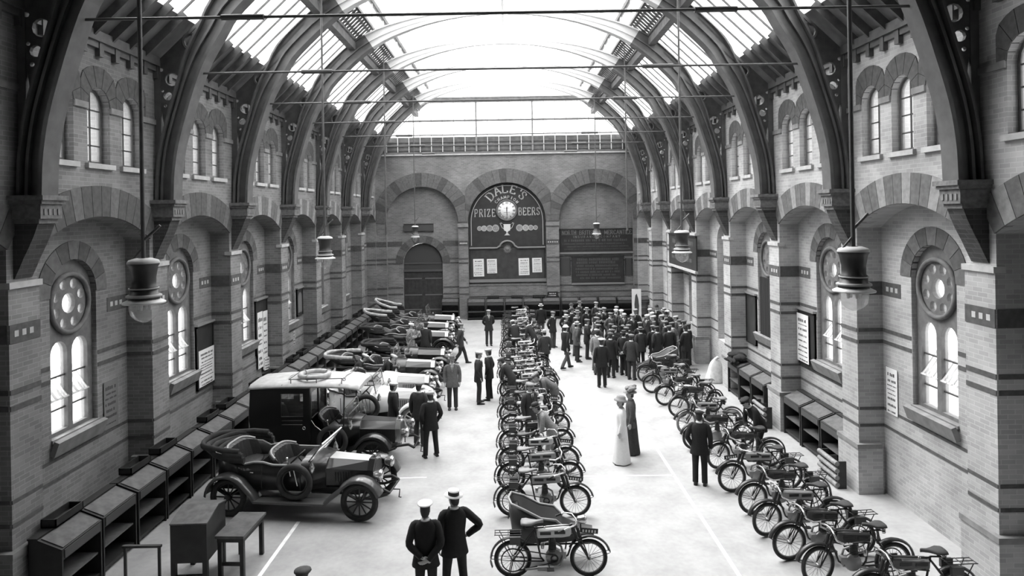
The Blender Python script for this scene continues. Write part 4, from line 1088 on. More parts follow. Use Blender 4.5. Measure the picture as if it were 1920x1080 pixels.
def car_common(t, paint, bon, fen, x0=-.95, tyre=RUB, sp=SPOKE, xr=-1.45, xf=1.45, steer=0.0, bonz=1.13):
    for x, y in ((xf, -.68), (xf, .68), (xr, -.68), (xr, .68)): wheel(t, x, y, tyre=tyre, sp=sp, yaw=steer if x > 0 else 0)
    m = MB()
    for s in (-1, 1):
        m.bar((-1.95, s * .36, .52), (1.55, s * .36, .52), .06, .11); m.tube([(1.55, s * .36, .52), (1.85, s * .36, .56), (2.0, s * .36, .48)], .035, 6)
        for xc in (xr, xf): m.tube([(xc - .5, s * .4, .50), (xc - .2, s * .4, .37), (xc + .2, s * .4, .37), (xc + .52, s * .4, .48)], .032, 6)
    for x in (xr, xf): m.tube([(x, -.66, .41), (x, .66, .41)], .035, 8)
    m.ell((xr, 0, .41), (.16, .14, .16), 10, 7); m.box(.2, 1.3, -.22, .22, .36, .62); m.build('chassis', CHAS, t)
    m = MB(); m.tube([(2.0, -.36, .48), (2.0, .36, .48)], .02, 6); m.tube([(1.95, 0, .42), (2.12, 0, .42), (2.10, 0, .25), (2.15, 0, .25)], .014, 6); m.build('starting_handle', CHAS, t)
    for s in (-1, 1):
        y0, y1 = s * .50, s * .83
        f = arc(xf, .41, .50, 20, 150, 12); f = [(x, z) for x, z in f] + [(xf - .62, .52), (xf - .75, .40)]
        strip(t, 'front_mudguard', f, y0, y1, fen)
        f = [(xr + .66, .40), (xr + .58, .52)] + arc(xr, .41, .50, 35, 175, 12)
        strip(t, 'rear_mudguard', f, y0, y1, fen)
        m = MB(); m.box(xr + .62, xf - .72, min(s * .52, s * .84), max(s * .52, s * .84), .355, .40); m.build('running_board', mat('rubber_running_board', .07, .6), t)
    # bonnet, radiator, scuttle
    zb, zt = .62, bonz
    def sec(x, w_, zt_): return [Vector((x, -w_, zb)), Vector((x, -w_, zt_ - .16)), Vector((x, -w_ * .52, zt_)), Vector((x, w_ * .52, zt_)), Vector((x, w_, zt_ - .16)), Vector((x, w_, zb))]
    bn = MB().loft([sec(.62, .40, zt), sec(1.50, .30, zt - .05)], sm=False).build('bonnet', bon[1], t)
    m = MB()
    w0, w1 = .40 * .52, .30 * .52
    m.add([(.62, -w0, zt + .006), (1.50, -w1, zt - .044), (1.50, w1, zt - .044), (.62, w0, zt + .006)], [(0, 1, 2, 3)])
    m.add([(.62, -w0, zt - .002), (1.50, -w1, zt - .052), (1.50, w1, zt - .052), (.62, w0, zt - .002)], [(3, 2, 1, 0)]); m.build('bonnet_top', bon[0], t)
    m = MB()
    for s in (-1, 1):
        for i in range(7):
            x = .82 + i * .055; yy = .40 - (.10) * (x - .62) / .88
            m.cbox((x, s * (yy + .006), .80), (.02, .02, .2))
    tag(m.build('bonnet_louvres', CHAS, bn), kind='stuff')
    m = MB(); m.slab([(-.31, .55), (.31, .55), (.31, zt - .2), (.17, zt), (-.17, zt), (-.31, zt - .2)], [], .13, Matrix(((0, 0, 1, 1.50), (1, 0, 0, 0), (0, 1, 0, 0), (0, 0, 0, 1)))); rd = m.build('radiator', bon[2], t)
    m = MB(); m.slab([(-.25, .62), (.25, .62), (.25, zt - .24), (.13, zt - .1), (-.13, zt - .1), (-.25, zt - .24)], [], .012, Matrix(((0, 0, 1, 1.625), (1, 0, 0, 0), (0, 1, 0, 0), (0, 0, 0, 1)))); m.build('radiator_core', CORE, rd)
    MB().lathe([(.045, 0), (.05, .04), (.03, .06), (.0, .065)], 10, Matrix.Translation((1.565, 0, zt))).build('radiator_cap', BRASS, rd)
    for s in (-1, 1): lamp(t, 1.82, s * .40, .88)
def scuttle(t, mt, top=1.18):
    def sec(x, w_, z): return [Vector((x, -w_, .58)), Vector((x, -w_, z - .22)), Vector((x, -w_ * .8, z - .06)), Vector((x, -w_ * .3, z)), Vector((x, w_ * .3, z)), Vector((x, w_ * .8, z - .06)), Vector((x, w_, z - .22)), Vector((x, w_, .58))]
    MB().loft([sec(.12, .62, top + .03), sec(.36, .56, top + .02), sec(.62, .43, top - .01)]).build('scuttle', mt, t)
def steering(t, y=-.30, x=-.05, z=1.18):
    m = MB(); T = Matrix.Translation((x, y, z)) @ Matrix.Rotation(-.75, 4, 'Y'); m.torus(.19, .016, 24, 6, T)
    for a in (0, 2.1, 4.2): m.tube([T @ Vector((0, 0, -.02)), T @ Vector((.19 * math.cos(a), .19 * math.sin(a), 0))], .01, 5)
    m.tube([(x, y, z), (x + .62, y, z - .66)], .018, 6); m.build('steering_wheel', BLACK, t)
    m = MB(); m.tube([(-.05, y - .38, .9), (-.12, y - .38, 1.25)], .016, 6); m.tube([(.1, y - .38, .7), (-.0, y - .38, 1.12)], .014, 6); m.ell((-.12, y - .38, 1.27), (.03, .03, .03)); m.build('hand_levers', NICK, t)
def windscreen(t, x=.30, z0=1.16, h=.5, lean=-.2, wd=.56):
    T = Matrix.Translation((x, 0, z0)) @ Matrix.Rotation(lean, 4, 'Y')
    m = MB()
    for q in ((-wd, -wd + .025), (wd - .025, wd)): m.box(-.014, .014, q[0], q[1], 0, h, M=T)
    for z in (0, h * .45, h - .02): m.box(-.014, .014, -wd, wd, z, z + .022, M=T)
    w_ = m.build('windscreen_frame', BRASS, t)
    m = MB(); m.box(-.003, .003, -wd + .02, wd - .02, .02, h - .02, M=T); m.build('windscreen_glass', CGLASS, w_)
def folded_hood(t, mt, x=-1.98, z=1.22, w_=.66, n=4, tilt=.0, pale=None):
    for i in range(n):
        m = MB(); pth = []
        for a in range(-90, 91, 15):
            r = math.radians(a); k = 1 + .03 * i
            pth.append((x + .55 - (.55 + .06 * i) * math.cos(r) * k - .04 * i, w_ * 1.02 * math.sin(r) * (1 - .01 * i), z + .055 * i + .05 * math.sin(i * 2 + a * .07) * .4 + tilt * i * math.cos(r)))
        pth = [(pth[0][0] + .35, pth[0][1], pth[0][2] - .02)] + pth + [(pth[-1][0] + .35, pth[-1][1], pth[-1][2] - .02)]
        m.tube(pth, [(.05, .075)] * len(pth), 8); m.build('hood_fold', pale if (pale and i == n - 1) else mt, t)
    m = MB()
    for s in (-1, 1): m.tube([(x + .9, s * w_, z - .02), (x + .3, s * (w_ + .03), z + .14), (x, s * w_ * .8, z + .2)], .014, 5)
    m.build('hood_irons', NICK, t)
def tourer(label, x, y, rz, paint=CPD, bon=(BONW, CPD, NICK), fen=CPB, spare=True, hood=HOODM, pale=None, seats=2, tyre=RUB, sp=SPOKE, screen=True, screen_lean=-.2, hz=1.22, htilt=0.0, hn=4):
    t = thing('motor_car', label, 'car', (x, y, 0), rz, 'motor cars on show')
    car_common(t, paint, bon, fen, tyre=tyre, sp=sp)
    scuttle(t, paint)
    xr = -1.98 if seats == 2 else -1.25
    pts = []
    for i in range(9): xx = .14 + (xr + .45 - .14) * i / 8; pts.append((xx, -.61, .58, 1.08 + (.10 if i > 6 else 0) + (.05 if i in (4, 5) and seats == 2 else 0), -.03))
    for a in range(15, 180, 15): r = math.radians(a); pts.append((xr + .45 - .45 * math.sin(r), -.61 * math.cos(r), .58, 1.22, -.04))
    for i in range(9): xx = xr + .45 + (.14 - xr - .45) * i / 8; pts.append((xx, .61, .58, 1.08 + (.10 if i < 2 else 0) + (.05 if i in (3, 4) and seats == 2 else 0), -.03))
    tw = tub_wall(t, 'body_tub', pts, paint)
    m = MB()
    for s in (-1, 1):
        for xx in (-1.25, -.72, -.28, .14): m.bar((xx, s * .637, .60), (xx, s * .650, 1.05), .012, .014, up=(1, 0, 0))
    m.build('door_seams', CHAS, tw)
    MB().tube([(p[0], p[1] * .97, p[3] + .012) for p in pts[(0 if seats == 1 else 0):]], .024, 6).build('coaming', LEATHE if seats == 2 else LEATH, t)
    m = MB(); m.box(xr + .1, .3, -.58, .58, .56, .60); m.build('floor_board', OAK, t)
    if seats == 2: seat(t, -1.62, 1.1, .82, .52); seat(t, -.62, 1.08, .80, .46)
    else: seat(t, -.82, 1.0, .80, .5)
    for s in (-1, 1): MB().tube([(-.95, s * .665, .95), (-.95, s * .69, .95), (-.87, s * .69, .955)], .012, 5).build('door_handle', NICK, t)
    steering(t)
    if screen: windscreen(t, lean=screen_lean)
    for s in (-1, 1): side_lamp(t, .42, s * .66, 1.05)
    if hood: folded_hood(t, hood, x=xr, pale=pale, z=hz, tilt=htilt, n=hn)
    if spare:
        T = Matrix.Translation((.06, -.73, .80)) @ Matrix.Rotation(.08, 4, 'X') @ RX
        s_ = MB().torus(.34, .06, 30, 8, T).build('spare_tyre', RUB, t)
        m = MB(); m.torus(.27, .02, 24, 6, T); m.build('spare_rim', SPOKE, s_)
    return t
def landaulet(label, x, y, rz):
    t = thing('motor_car', label, 'car', (x, y, 0), rz, 'motor cars on show')
    car_common(t, CPB, (CPB, CPB, NICK), CPB, xf=1.0, xr=-1.75)
    scuttle(t, CPB)
    # closed rear compartment with windows
    for s in (-1, 1):
        MM = Matrix(((1, 0, 0, 0), (0, 0, s, s * .66), (0, 1, 0, 0), (0, 0, 0, 1)))
        side = [(-2.0, .72), (-1.85, .58), (-.62, .58), (-.55, .75), (-.55, 2.08), (-2.06, 2.08), (-2.1, 1.3)]
        w1 = [(-1.28, 1.38), (-.72, 1.38), (-.72, 1.95), (-1.28, 1.95)]; w2 = [(-1.92, 1.45), (-1.45, 1.45), (-1.45, 1.92), (-1.92, 1.92)]
        p = MB().slab(side, [w1] if s < 0 else [w1, w2], .04, MM).build('cabin_side', CPB, t)
        MB().slab(w1, (), .006, MM @ Matrix.Translation((0, 0, .015))).build('cabin_window', CGLASS, p)
        if s > 0: MB().slab(w2, (), .006, MM @ Matrix.Translation((0, 0, .015))).build('cabin_window', CGLASS, p)
        m = MB()
        for z in (1.28, 1.18): m.slab(rect(-1.26, -.74, z, z + .012), (), .05, MM)
        m.build('window_strap_rail', NICK, p)
        m = MB(); m.torus(.035, .01, 12, 5, Matrix.Translation((-.70, s * .72, 1.1)) @ RX); m.build('door_handle', NICK, p)
        # open half door of the driver's seat
        m = MB(); q = [(-.55, .58), (.2, .58), (.2, 1.05), (.05, 1.02), (-.1, .98), (-.3, 1.0), (-.45, 1.12), (-.55, 1.25)]
        m.slab(q, (), .035, Matrix(((1, 0, 0, 0), (0, 0, s, s * .62), (0, 1, 0, 0), (0, 0, 0, 1)))); m.build('driver_side_panel', CPB, t)
        m = MB(); m.tube([(-.54, s * .64, 1.27), (-.45, s * .65, 1.14), (-.3, s * .65, 1.02), (-.1, s * .65, 1.0), (.05, s * .65, 1.04), (.2, s * .65, 1.07)], .014, 6); m.build('panel_edge', NICK, t)
        m = MB(); m.tube([(.26, s * .58, 1.1), (.30, s * .60, 2.1)], .018, 6); m.build('roof_post', CHAS, t)
    m = MB(); m.box(-2.06, -2.0, -.66, .66, .7, 2.08); m.build('cabin_back', CPB, t)
    gp = rect(-.58, .58, 1.3, 1.95)
    m = MB(); m.slab(rect(-.66, .66, .58, 2.08), [rect(-.58, -.04, 1.3, 1.95), rect(.04, .58, 1.3, 1.95)], .04, Matrix(((0, 0, 1, -.58), (1, 0, 0, 0), (0, 1, 0, 0), (0, 0, 0, 1)))); pt_ = m.build('partition', CPB, t)
    m = MB(); m.box(-.562, -.558, -.58, .58, 1.3, 1.95); m.build('partition_glass', CGLASS, pt_)
    m = MB(); m.box(-1.95, .3, -.6, .6, .56, .6); m.build('floor_board', OAK, t)
    seat(t, -.40, 1.1, .84, .46); seat(t, -1.85, 1.2, .82, .6)
    # long pale roof over cabin and driver
    m = MB(); rings = []
    for x_, w_, z_ in ((-2.14, .60, 2.10), (-2.10, .70, 2.13), (-1.4, .74, 2.17), (-.4, .74, 2.18), (.35, .74, 2.15), (.62, .70, 2.10), (.68, .62, 2.06)):
        rings.append([Vector((x_, -w_, z_ - .07)), Vector((x_, -w_ - .01, z_ - .03)), Vector((x_, -w_ * .8, z_ + .03)), Vector((x_, 0, z_ + .06)), Vector((x_, w_ * .8, z_ + .03)), Vector((x_, w_ + .01, z_ - .03)), Vector((x_, w_, z_ - .07)), Vector((x_, 0, z_ - .06))])
    m.loft(rings); m.build('roof', mat('pale_roof_canvas', .5, .8, noise=.15, scale=6), t)
    m = MB()
    for s in (-1, 1):
        m.tube([(-1.1, s * .62, 2.29), (.26, s * .62, 2.31)], .010, 5)
        for x_ in (-1.05, -.4, .24): m.tube([(x_, s * .62, 2.14), (x_, s * .62, 2.30)], .010, 5)
        m.torus(.035, .008, 12, 5, Matrix.Translation((.30, s * .62, 2.285)) @ RX)
    m.tube([(-1.1, -.62, 2.29), (-1.1, .62, 2.29)], .01, 5); m.build('luggage_rail', CHAS, t)
    m = MB()
    for x_ in (-1.25, .2): m.tube([(x_, -.7, 2.17), (x_, 0, 2.245), (x_, .7, 2.17)], .012, 5)
    m.build('roof_batten', LEATHE, t)
    steering(t, z=1.2); windscreen(t, x=.40, z0=1.14, h=.42, lean=-.25)
    m = MB(); m.torus(.33, .065, 32, 8, Matrix.Translation((.02, -.75, .78)) @ RX); m.build('spare_tyre', RUB, t)
    for s in (-1, 1): side_lamp(t, .46, s * .66, 1.12)
    return t
landaulet('large black motor car with a closed cabin, pale roof and a spare tyre on top', -4.46, 17.32, math.radians(-2))
r = thing('loose_tyre', 'pale spare tyre lying on the roof of the closed black car', 'tyre', (-5.05, 17.15, 2.318))
MB().torus(.36, .062, 36, 10).build('tyre_tube', mat('pale_tyre', .42, .85, noise=.2), r)
m = MB()
for a in (.6, 2.6, 4.5): m.torus(.075, .012, 12, 5, Matrix.Translation((.36 * math.cos(a), .36 * math.sin(a), 0)) @ Matrix.Rotation(a, 4, 'Z') @ RX)
m.build('holding_strap', LEATHE, r)
tourer('dark open touring car with deep-buttoned seats and a side spare wheel, closest to the gallery', -4.56, 14.75, math.radians(-7), bon=(BONW, CPD, CPD), fen=mat('grey_mudguard', .06, .3, coat=.5), screen_lean=.66)
tourer('white open car with louvred bonnet and pale mudguards next to the roofed car', -4.25, 20.1, math.radians(-2), CPW, (CPW, CPG, NICK), CPW, spare=True, hood=None, seats=1, tyre=RUBG, sp=CPW)
tourer('low white sporting car with the number five on its scuttle, second of the white cars', -4.3, 21.9, 0, CPW, (CPW, CPG, NICK), CPW, False, None, seats=1, tyre=RUBG, sp=CPW, screen=False)
tourer('dark open car with a gleaming flat bonnet and pale folded hood beside the white cars', -4.35, 24.05, 0, CPD, (CPW, CPD, NICK), CPB, False, HOODM, pale=HOODL, seats=2)
tourer('black two-seater with a hooded tail and a glossy black bonnet', -4.2, 26.1, 0, CPB, (CPB, CPB, BRASS), CPB, False, HOODM, seats=1)
tourer('dark touring car with a broad folded hood, men leaning over its far seats', -4.4, 29.95, math.radians(-1), CPB, (BONW, CPB, NICK), CPB, False, HOODM, seats=2)
tourer('dark touring car with a pale folded hood, last but one in the row', -4.6, 32.3, math.radians(-1), CPB, (CPW, CPB, BRASS), CPB, False, HOODM, pale=HOODL, seats=2, hz=1.36, htilt=.05, hn=5)
tourer('dark touring car with high folded pale hood, last in the row near the arched door', -4.5, 34.6, math.radians(-1), CPB, (CPW, CPB, BRASS), CPB, False, HOODM, pale=HOODL, seats=2, hz=1.40, htilt=.09, hn=5)
def scuttle_mark():
    n = thing('race_number', 'black figure five painted on a white plate at the side of the second white car', 'number plate', (-3.75, 21.14, 0))
    MB().cbox((0, 0, .86), (.34, .012, .3)).build('plate', CPW, n)
    m = MB()
    P5 = [(.10, .1), (-.08, .1), (-.1, .0), (.04, .01), (.1, -.05), (.06, -.12), (-.1, -.1)]
    m.tube([(a, -.008, .86 + b) for a, b in P5], .018, 6); m.build('figure_five', BLACK, n)
scuttle_mark()

# ================================================================== MOTORCYCLES (heading +x)
TANKG = mat('grey_enamel_tank', .28, .3, coat=.5)
TANKB = mat('black_enamel_tank', .025, .25, coat=.5)
TANKW = mat('pale_enamel_tank', .55, .3, coat=.4)
FRM = mat('black_enamel_frame', .02, .35)
ALLOY = mat('dull_alloy', .30, .45, metal=.6)
SADL = mat('tan_saddle_leather', .22, .45)
SADD = mat('dark_saddle_leather', .05, .45)
def thin_wheel(par, x, y=0, R=.33, tyre=RUB, nm='wheel', yaw=0):
    T = Matrix.Translation((x, y, R)) @ Matrix.Rotation(yaw, 4, 'Z') @ RX
    wh = MB().torus(R - .032, .032, 32, 7, T).build(nm, tyre, par)
    m = MB(); m.torus(R - .068, .014, 28, 5, T)
    for i in range(20):
        a = 2 * PI * i / 20; c, s = math.cos(a), math.sin(a); o = .025 if i % 2 else -.025
        m.tube([T @ Vector((.02 * c, .02 * s, o)), T @ Vector(((R - .075) * c, (R - .075) * s, 0))], .0035, 4, caps=False)
    m.build('spokes', mat('plated_spoke', .25, .35, metal=.6), wh)
    MB().lathe([(0, -.06), (.02, -.06), (.035, -.03), (.035, .03), (.02, .06), (0, .06)], 8, T).build('hub', ALLOY, wh)
    return wh
def make_moto(steer=0.0, lamp_=False, rack=True, plate=True, bag=False, drop=False):
    t = thing('motorcycle', '', 'motorcycle')
    R, xf, xr = .33, .665, -.665
    thin_wheel(t, xr)
    hd = Vector((.40, 0, .78))
    thin_wheel(t, xf, yaw=steer)
    m = MB()
    m.tube([(.37, 0, .90), (-.28, 0, .86)], .017, 8); m.tube([(.40, 0, .74), (-.26, 0, .66)], .015, 8)
    m.tube([(.42, 0, .70), (.30, 0, .38), (.18, 0, .30)], .017, 8); m.tube([(-.28, 0, .88), (-.18, 0, .36), (-.12, 0, .28)], .017, 8)
    for s in (-1, 1):
        m.tube([(-.27, s * .03, .84), (xr, s * .075, R)], .011, 6); m.tube([(-.14, s * .04, .30), (xr, s * .075, R)], .012, 6)
    m.tube([(.36, 0, .93), (.44, 0, .66)], .026, 8); m.build('frame', FRM, t)
    m = MB()
    for s in (-1, 1):
        m.tube([(.40, s * .05, .88), (.50, s * .06, .60), (xf, s * .07, R)], .013, 6); m.tube([(.46, s * .05, .84), (.60, s * .055, .52), (xf, s * .07, R)], .008, 6)
    m.cbox((.42, 0, .90), (.1, .13, .03)); m.cbox((.49, 0, .66), (.08, .14, .025)); m.tube([(.47, 0, .86), (.52, 0, .68)], .028, 8); m.build('fork', FRM, t)
    m = MB(); rg = []
    for x, h, w_ in ((-.24, .05, .055), (-.22, .075, .075), (.22, .085, .08), (.33, .08, .065), (.36, .05, .05)):
        zc = .785 + (x + .24) * .05
        rg.append([Vector((x, w_ * a, zc + h * b)) for a, b in ((-1, -.8), (-1, .7), (-.7, 1), (.7, 1), (1, .7), (1, -.8), (.8, -1), (-.8, -1))])
    m.loft(rg, sm=False); tk = m.build('tank', TANKG, t)
    for s in (-1, 1):
        for x in (-.09, .16): MB().cbox((x, s * .080, .79 + (x + .24) * .05), (.19, .008, .05)).build('tank_panel', BLACK, tk)
    m = MB()
    for x in (-.1, .2): m.lathe([(.028, 0), (.028, .02), (.0, .022)], 8, Matrix.Translation((x, 0, .865)))
    m.build('filler_caps', NICK, tk)
    m = MB()
    hb = [(.16, .31, .94), (.26, .31, .985), (.40, .23, 1.0), (.46, .08, .97), (.46, -.08, .97), (.40, -.23, 1.0), (.26, -.31, .985), (.16, -.31, .94)]
    if drop: hb = [(.18, .25, .80), (.34, .26, .79), (.47, .25, .86), (.49, .20, .95), (.46, .06, .97), (.46, -.06, .97), (.49, -.20, .95), (.47, -.25, .86), (.34, -.26, .79), (.18, -.25, .80)]
    m.tube(hb, .016 if drop else .013, 7); m.tube([(.43, 0, .9), (.45, 0, .97)], .02, 7); h_ = m.build('handlebar', NICK, t)
    for s in (-1, 1): MB().tube([(.12, s * .31, .925), (.22, s * .31, .968)] if not drop else [(.10, s * .25, .805), (.20, s * .252, .80)], .018, 7).build('grip', BLACK, h_)
    m = MB(); rg = []
    for x, w_, h in ((-.52, .06, .0), (-.50, .12, .02), (-.42, .14, .02), (-.34, .11, .01), (-.24, .045, .02), (-.14, .03, .03), (-.12, .01, .025)):
        rg.append([Vector((x, w_ * math.cos(a), .955 + h + .03 * math.sin(a) - (.015 if abs(math.cos(a)) > .9 else 0))) for a in [2 * PI * i / 10 for i in range(10)]])
    m.loft(rg); sd = m.build('saddle', SADL, t)
    m = MB()
    for s in (-1, 1):
        pts = [(-.46 + .028 * math.cos(a), s * .07 + .028 * math.sin(a), .86 + .075 * a / 25) for a in [i * .8 for i in range(32)]]
        m.tube(pts, .006, 4)
    m.tube([(-.28, 0, .88), (-.46, 0, .87)], .014, 6); m.build('saddle_springs', FRM, sd)
    m = MB()                                # engine
    for s in (-1, 1): m.lathe([(0, 0), (.14, 0), (.15, .03), (.13, .06), (0, .065)], 16, Matrix.Translation((.06, 0, .36)) @ Matrix.Rotation(-s * PI / 2, 4, 'X'))
    m.cbox((.20, 0, .40), (.14, .1, .12)); m.build('crankcase', ALLOY, t)
    m = MB()
    for i in range(8): m.lathe([(0, 0), (.075 - .002 * i, 0), (.075 - .002 * i, .010), (0, .010)], 12, Matrix.Translation((.03, 0, .47 + .024 * i)), sm=False)
    m.lathe([(.045, .46), (.045, .67), (.0, .69)], 10, Matrix.Translation((.03, 0, 0))); m.build('cylinder', mat('finned_iron', .07, .6), t)
    m = MB(); m.tube([(.09, -.02, .6), (.18, -.05, .56), (.22, -.07, .40), (.16, -.1, .24), (-.25, -.12, .22), (-.45, -.12, .2)], .02, 7); m.lathe([(.04, -.14), (.045, .0), (.04, .14)], 10, Matrix.Translation((-.1, -.12, .22)) @ Matrix.Rotation(PI / 2, 4, 'Y')); m.build('exhaust_pipe', ALLOY, t)
    m = MB(); m.tube([(-.02, .03, .6), (-.1, .05, .58), (-.14, .05, .52)], .017, 6); m.lathe([(.03, 0), (.035, .09), (.02, .1)], 8, Matrix.Translation((-.14, .05, .48))); m.build('carburettor', BRASS, t)
    m = MB()
    m.torus(.20, .012, 24, 5, Matrix.Translation((xr, -.05, R)) @ RX); m.torus(.06, .014, 14, 5, Matrix.Translation((.06, -.085, .36)) @ RX)
    m.bar((xr, -.05, R + .20), (.06, -.085, .42), .02, .012); m.bar((xr, -.05, R - .20), (.06, -.085, .30), .02, .012); m.build('drive_belt', BLACK, t)
    g = strip(t, 'rear_mudguard', arc(xr, R, .385, 55, 200, 12), -.055, .055, FRM, .006, .02)
    g = strip(t, 'front_mudguard', arc(xf, R, .385, 15, 150, 12), -.055, .055, FRM, .006, .02)
    m = MB()
    for s in (-1, 1): m.tube([(xf, s * .07, R), (xf + .36, s * .055, R + .1)], .006, 5); m.tube([(xr, s * .08, R), (xr - .37, s * .055, R + .03)], .006, 5)
    m.build('mudguard_stays', FRM, t)
    for s in (-1, 1):
        m = MB(); m.tube([(-.05, s * .06, .26), (-.02, s * .24, .25)], .012, 6); m.cbox((-.02, s * .24, .255), (.12, .09, .02)); m.build('footrest', BLACK, t)
    m = MB()                                # rear stand reaching the floor
    for s in (-1, 1): m.tube([(xr, s * .09, R), (xr - .08, s * .11, .012)], .010, 5)
    m.tube([(xr - .08, -.11, .012), (xr - .08, .11, .012)], .010, 5); m.build('stand', FRM, t)
    if rack:
        m = MB()
        for s in (-1, 0, 1): m.tube([(-.50, s * .09, .79), (-.98, s * .09, .79)], .008, 5)
        for x in (-.52, -.74, -.97): m.tube([(x, -.1, .79), (x, .1, .79)], .008, 5)
        for s in (-1, 1): m.tube([(-.9, s * .1, .79), (xr, s * .085, R)], .008, 5)
        rk = m.build('carrier', FRM, t)
        for s in (-1, 1): MB().cbox((-.62, s * .125, .71), (.19, .06, .13)).build('tool_bag', SADD, t)
    if plate:
        p = MB().cbox((xf + .02, 0, .80), (.30, .012, .085), Matrix.Rotation(.10, 3, 'Y')).build('number_plate', BLACK, t)
        m = MB(); r_ = random.Random(5)
        for i in range(5): m.cbox((xf - .09 + i * .052, 0, .803 - .005 * i), (.028, .016, .045), Matrix.Rotation(.10, 3, 'Y'))
        tag(m.build('plate_figures', PAPER, p), kind='stuff')
    if lamp_: lamp(t, .60, 0, .95, .075, .13)
    if bag:
        m = MB(); m.cbox((-.95, 0, .70), (.12, .26, .3), Matrix.Rotation(.35, 3, 'Y')); m.build('rear_pannier', SADD, t)
    return t
def sidecar(t, sgn=1, tyre=RUB, wick=SADD):
    thin_wheel(t, -.35, sgn * 1.15, nm='sidecar_wheel', tyre=tyre)
    m = MB()
    m.tube([(-.62, sgn * .1, .36), (-.35, sgn * 1.1, .33)], .016, 6); m.tube([(.25, sgn * .05, .38), (.35, sgn * .75, .32), (-.2, sgn * 1.0, .32)], .016, 6); m.tube([(-.6, sgn * .45, .34), (.75, sgn * .45, .36)], .016, 6)
    m.build('sidecar_frame', FRM, t)
    y = sgn * .62
    m = MB(); rg = []                       # rounded coach-built chair: shell rings along x
    for x, z0, z1, w_ in ((-.72, .95, 1.12, .18), (-.66, .55, 1.12, .28), (-.45, .42, 1.02, .31), (-.15, .40, .86, .31), (.12, .40, .82, .30), (.28, .40, .66, .27), (.55, .42, .56, .22), (.82, .46, .54, .14)):
        rg.append([Vector((x, y - w_, z1)), Vector((x, y - w_ * 1.05, (z0 + z1) / 2)), Vector((x, y - w_ * .8, z0)), Vector((x, y + w_ * .8, z0)), Vector((x, y + w_ * 1.05, (z0 + z1) / 2)), Vector((x, y + w_, z1)),
                   Vector((x, y + w_ * .86, z1)), Vector((x, y + w_ * .75, z0 + .05)), Vector((x, y - w_ * .75, z0 + .05)), Vector((x, y - w_ * .86, z1))])
    m.loft(rg); m.build('sidecar_chair', wick, t)
    m = MB(); m.cbox((-.25, y, .56), (.5, .48, .14)); m.cbox((-.56, y, .78), (.1, .46, .4), Matrix.Rotation(-.25, 3, 'Y')); m.build('sidecar_cushion', LEATH, t)
    m = MB(); m.tube([(-.70, y, 1.14)] , .02) if False else None
    m.tube([(.28, y - .26, .68), (.12, y - .30, .84), (-.15, y - .31, .88), (-.45, y - .31, 1.04), (-.68, y - .25, 1.13), (-.73, y, 1.14), (-.68, y + .25, 1.13), (-.45, y + .31, 1.04), (-.15, y + .31, .88), (.12, y + .30, .84), (.28, y + .26, .68)], .024, 6)
    m.build('sidecar_rail', LEATHE, t)
# ================================================================== PEOPLE (facing -y at rotation 0, standing at z = 0, 1.74 m tall)
SKIN = mat('skin', .40, .6)
HAIRM = mat('dark_hair', .03, .7); HAIRG = mat('grey_hair', .18, .7)
def catm(P, n=3):
    P = [Vector(p) for p in P]
    if len(P) < 3: return P
    Q = [P[0] * 2 - P[1]] + P + [P[-1] * 2 - P[-2]]; o = []
    for i in range(1, len(Q) - 2):
        for j in range(n):
            t = j / n; a, b, c, d = Q[i - 1:i + 3]
            o.append(0.5 * ((2 * b) + (c - a) * t + (2 * a - 5 * b + 4 * c - d) * t * t + (3 * b - a - 3 * c + d) * t ** 3))
    return o + [Q[-2]]
def limb(m, pts, rad, n=10, mi=0, k=3):
    P = catm(pts, k); R = []
    rr = [Vector((r, r) if not isinstance(r, tuple) else r) for r in rad]
    RR = catm([Vector((r.x, r.y, 0)) for r in rr], k)
    m.tube(P, [(max(.004, r.x), max(.004, r.y)) for r in RR], n, mi, ref=(0, 1, 0) if abs((P[-1] - P[0]).normalized().y) < .8 else (0, 0, 1))
def hand(m, w, d, side, curl=.5, s=1.0):
    """palm and five fingers: w wrist, d pointing direction, side = thumb side direction"""
    d = Vector(d).normalized(); t = Vector(side); t = (t - d * t.dot(d)).normalized(); n = d.cross(t)
    w = Vector(w)
    c = w + d * .05 * s
    m.tube([w - d * .03, w + d * .01, c, w + d * .09 * s], [(.022, .022), (.03, .018), (.042, .019), (.038, .016)], 8, ref=n)
    for i, (o, L) in enumerate(((.030, .072), (.010, .08), (-.010, .074), (-.029, .058))):
        b = w + d * .085 * s + t * o * s
        e1 = b + d * L * .45 * s + n * .008; e2 = e1 + (d * math.cos(curl) + n * math.sin(curl)) * L * .35 * s; e3 = e2 + (d * math.cos(2 * curl) + n * math.sin(2 * curl)) * L * .3 * s
        m.tube([b - d * .02, b, e1, e2, e3], [.0105, .0105, .0098, .009, .007], 6)
    b = w + d * .03 * s + t * .03 * s
    m.tube([b - t * .015, b + t * .02 + d * .015, b + t * .035 + d * .04 + n * .01, b + t * .035 + d * .065 + n * .02], [.013, .013, .011, .008], 6)
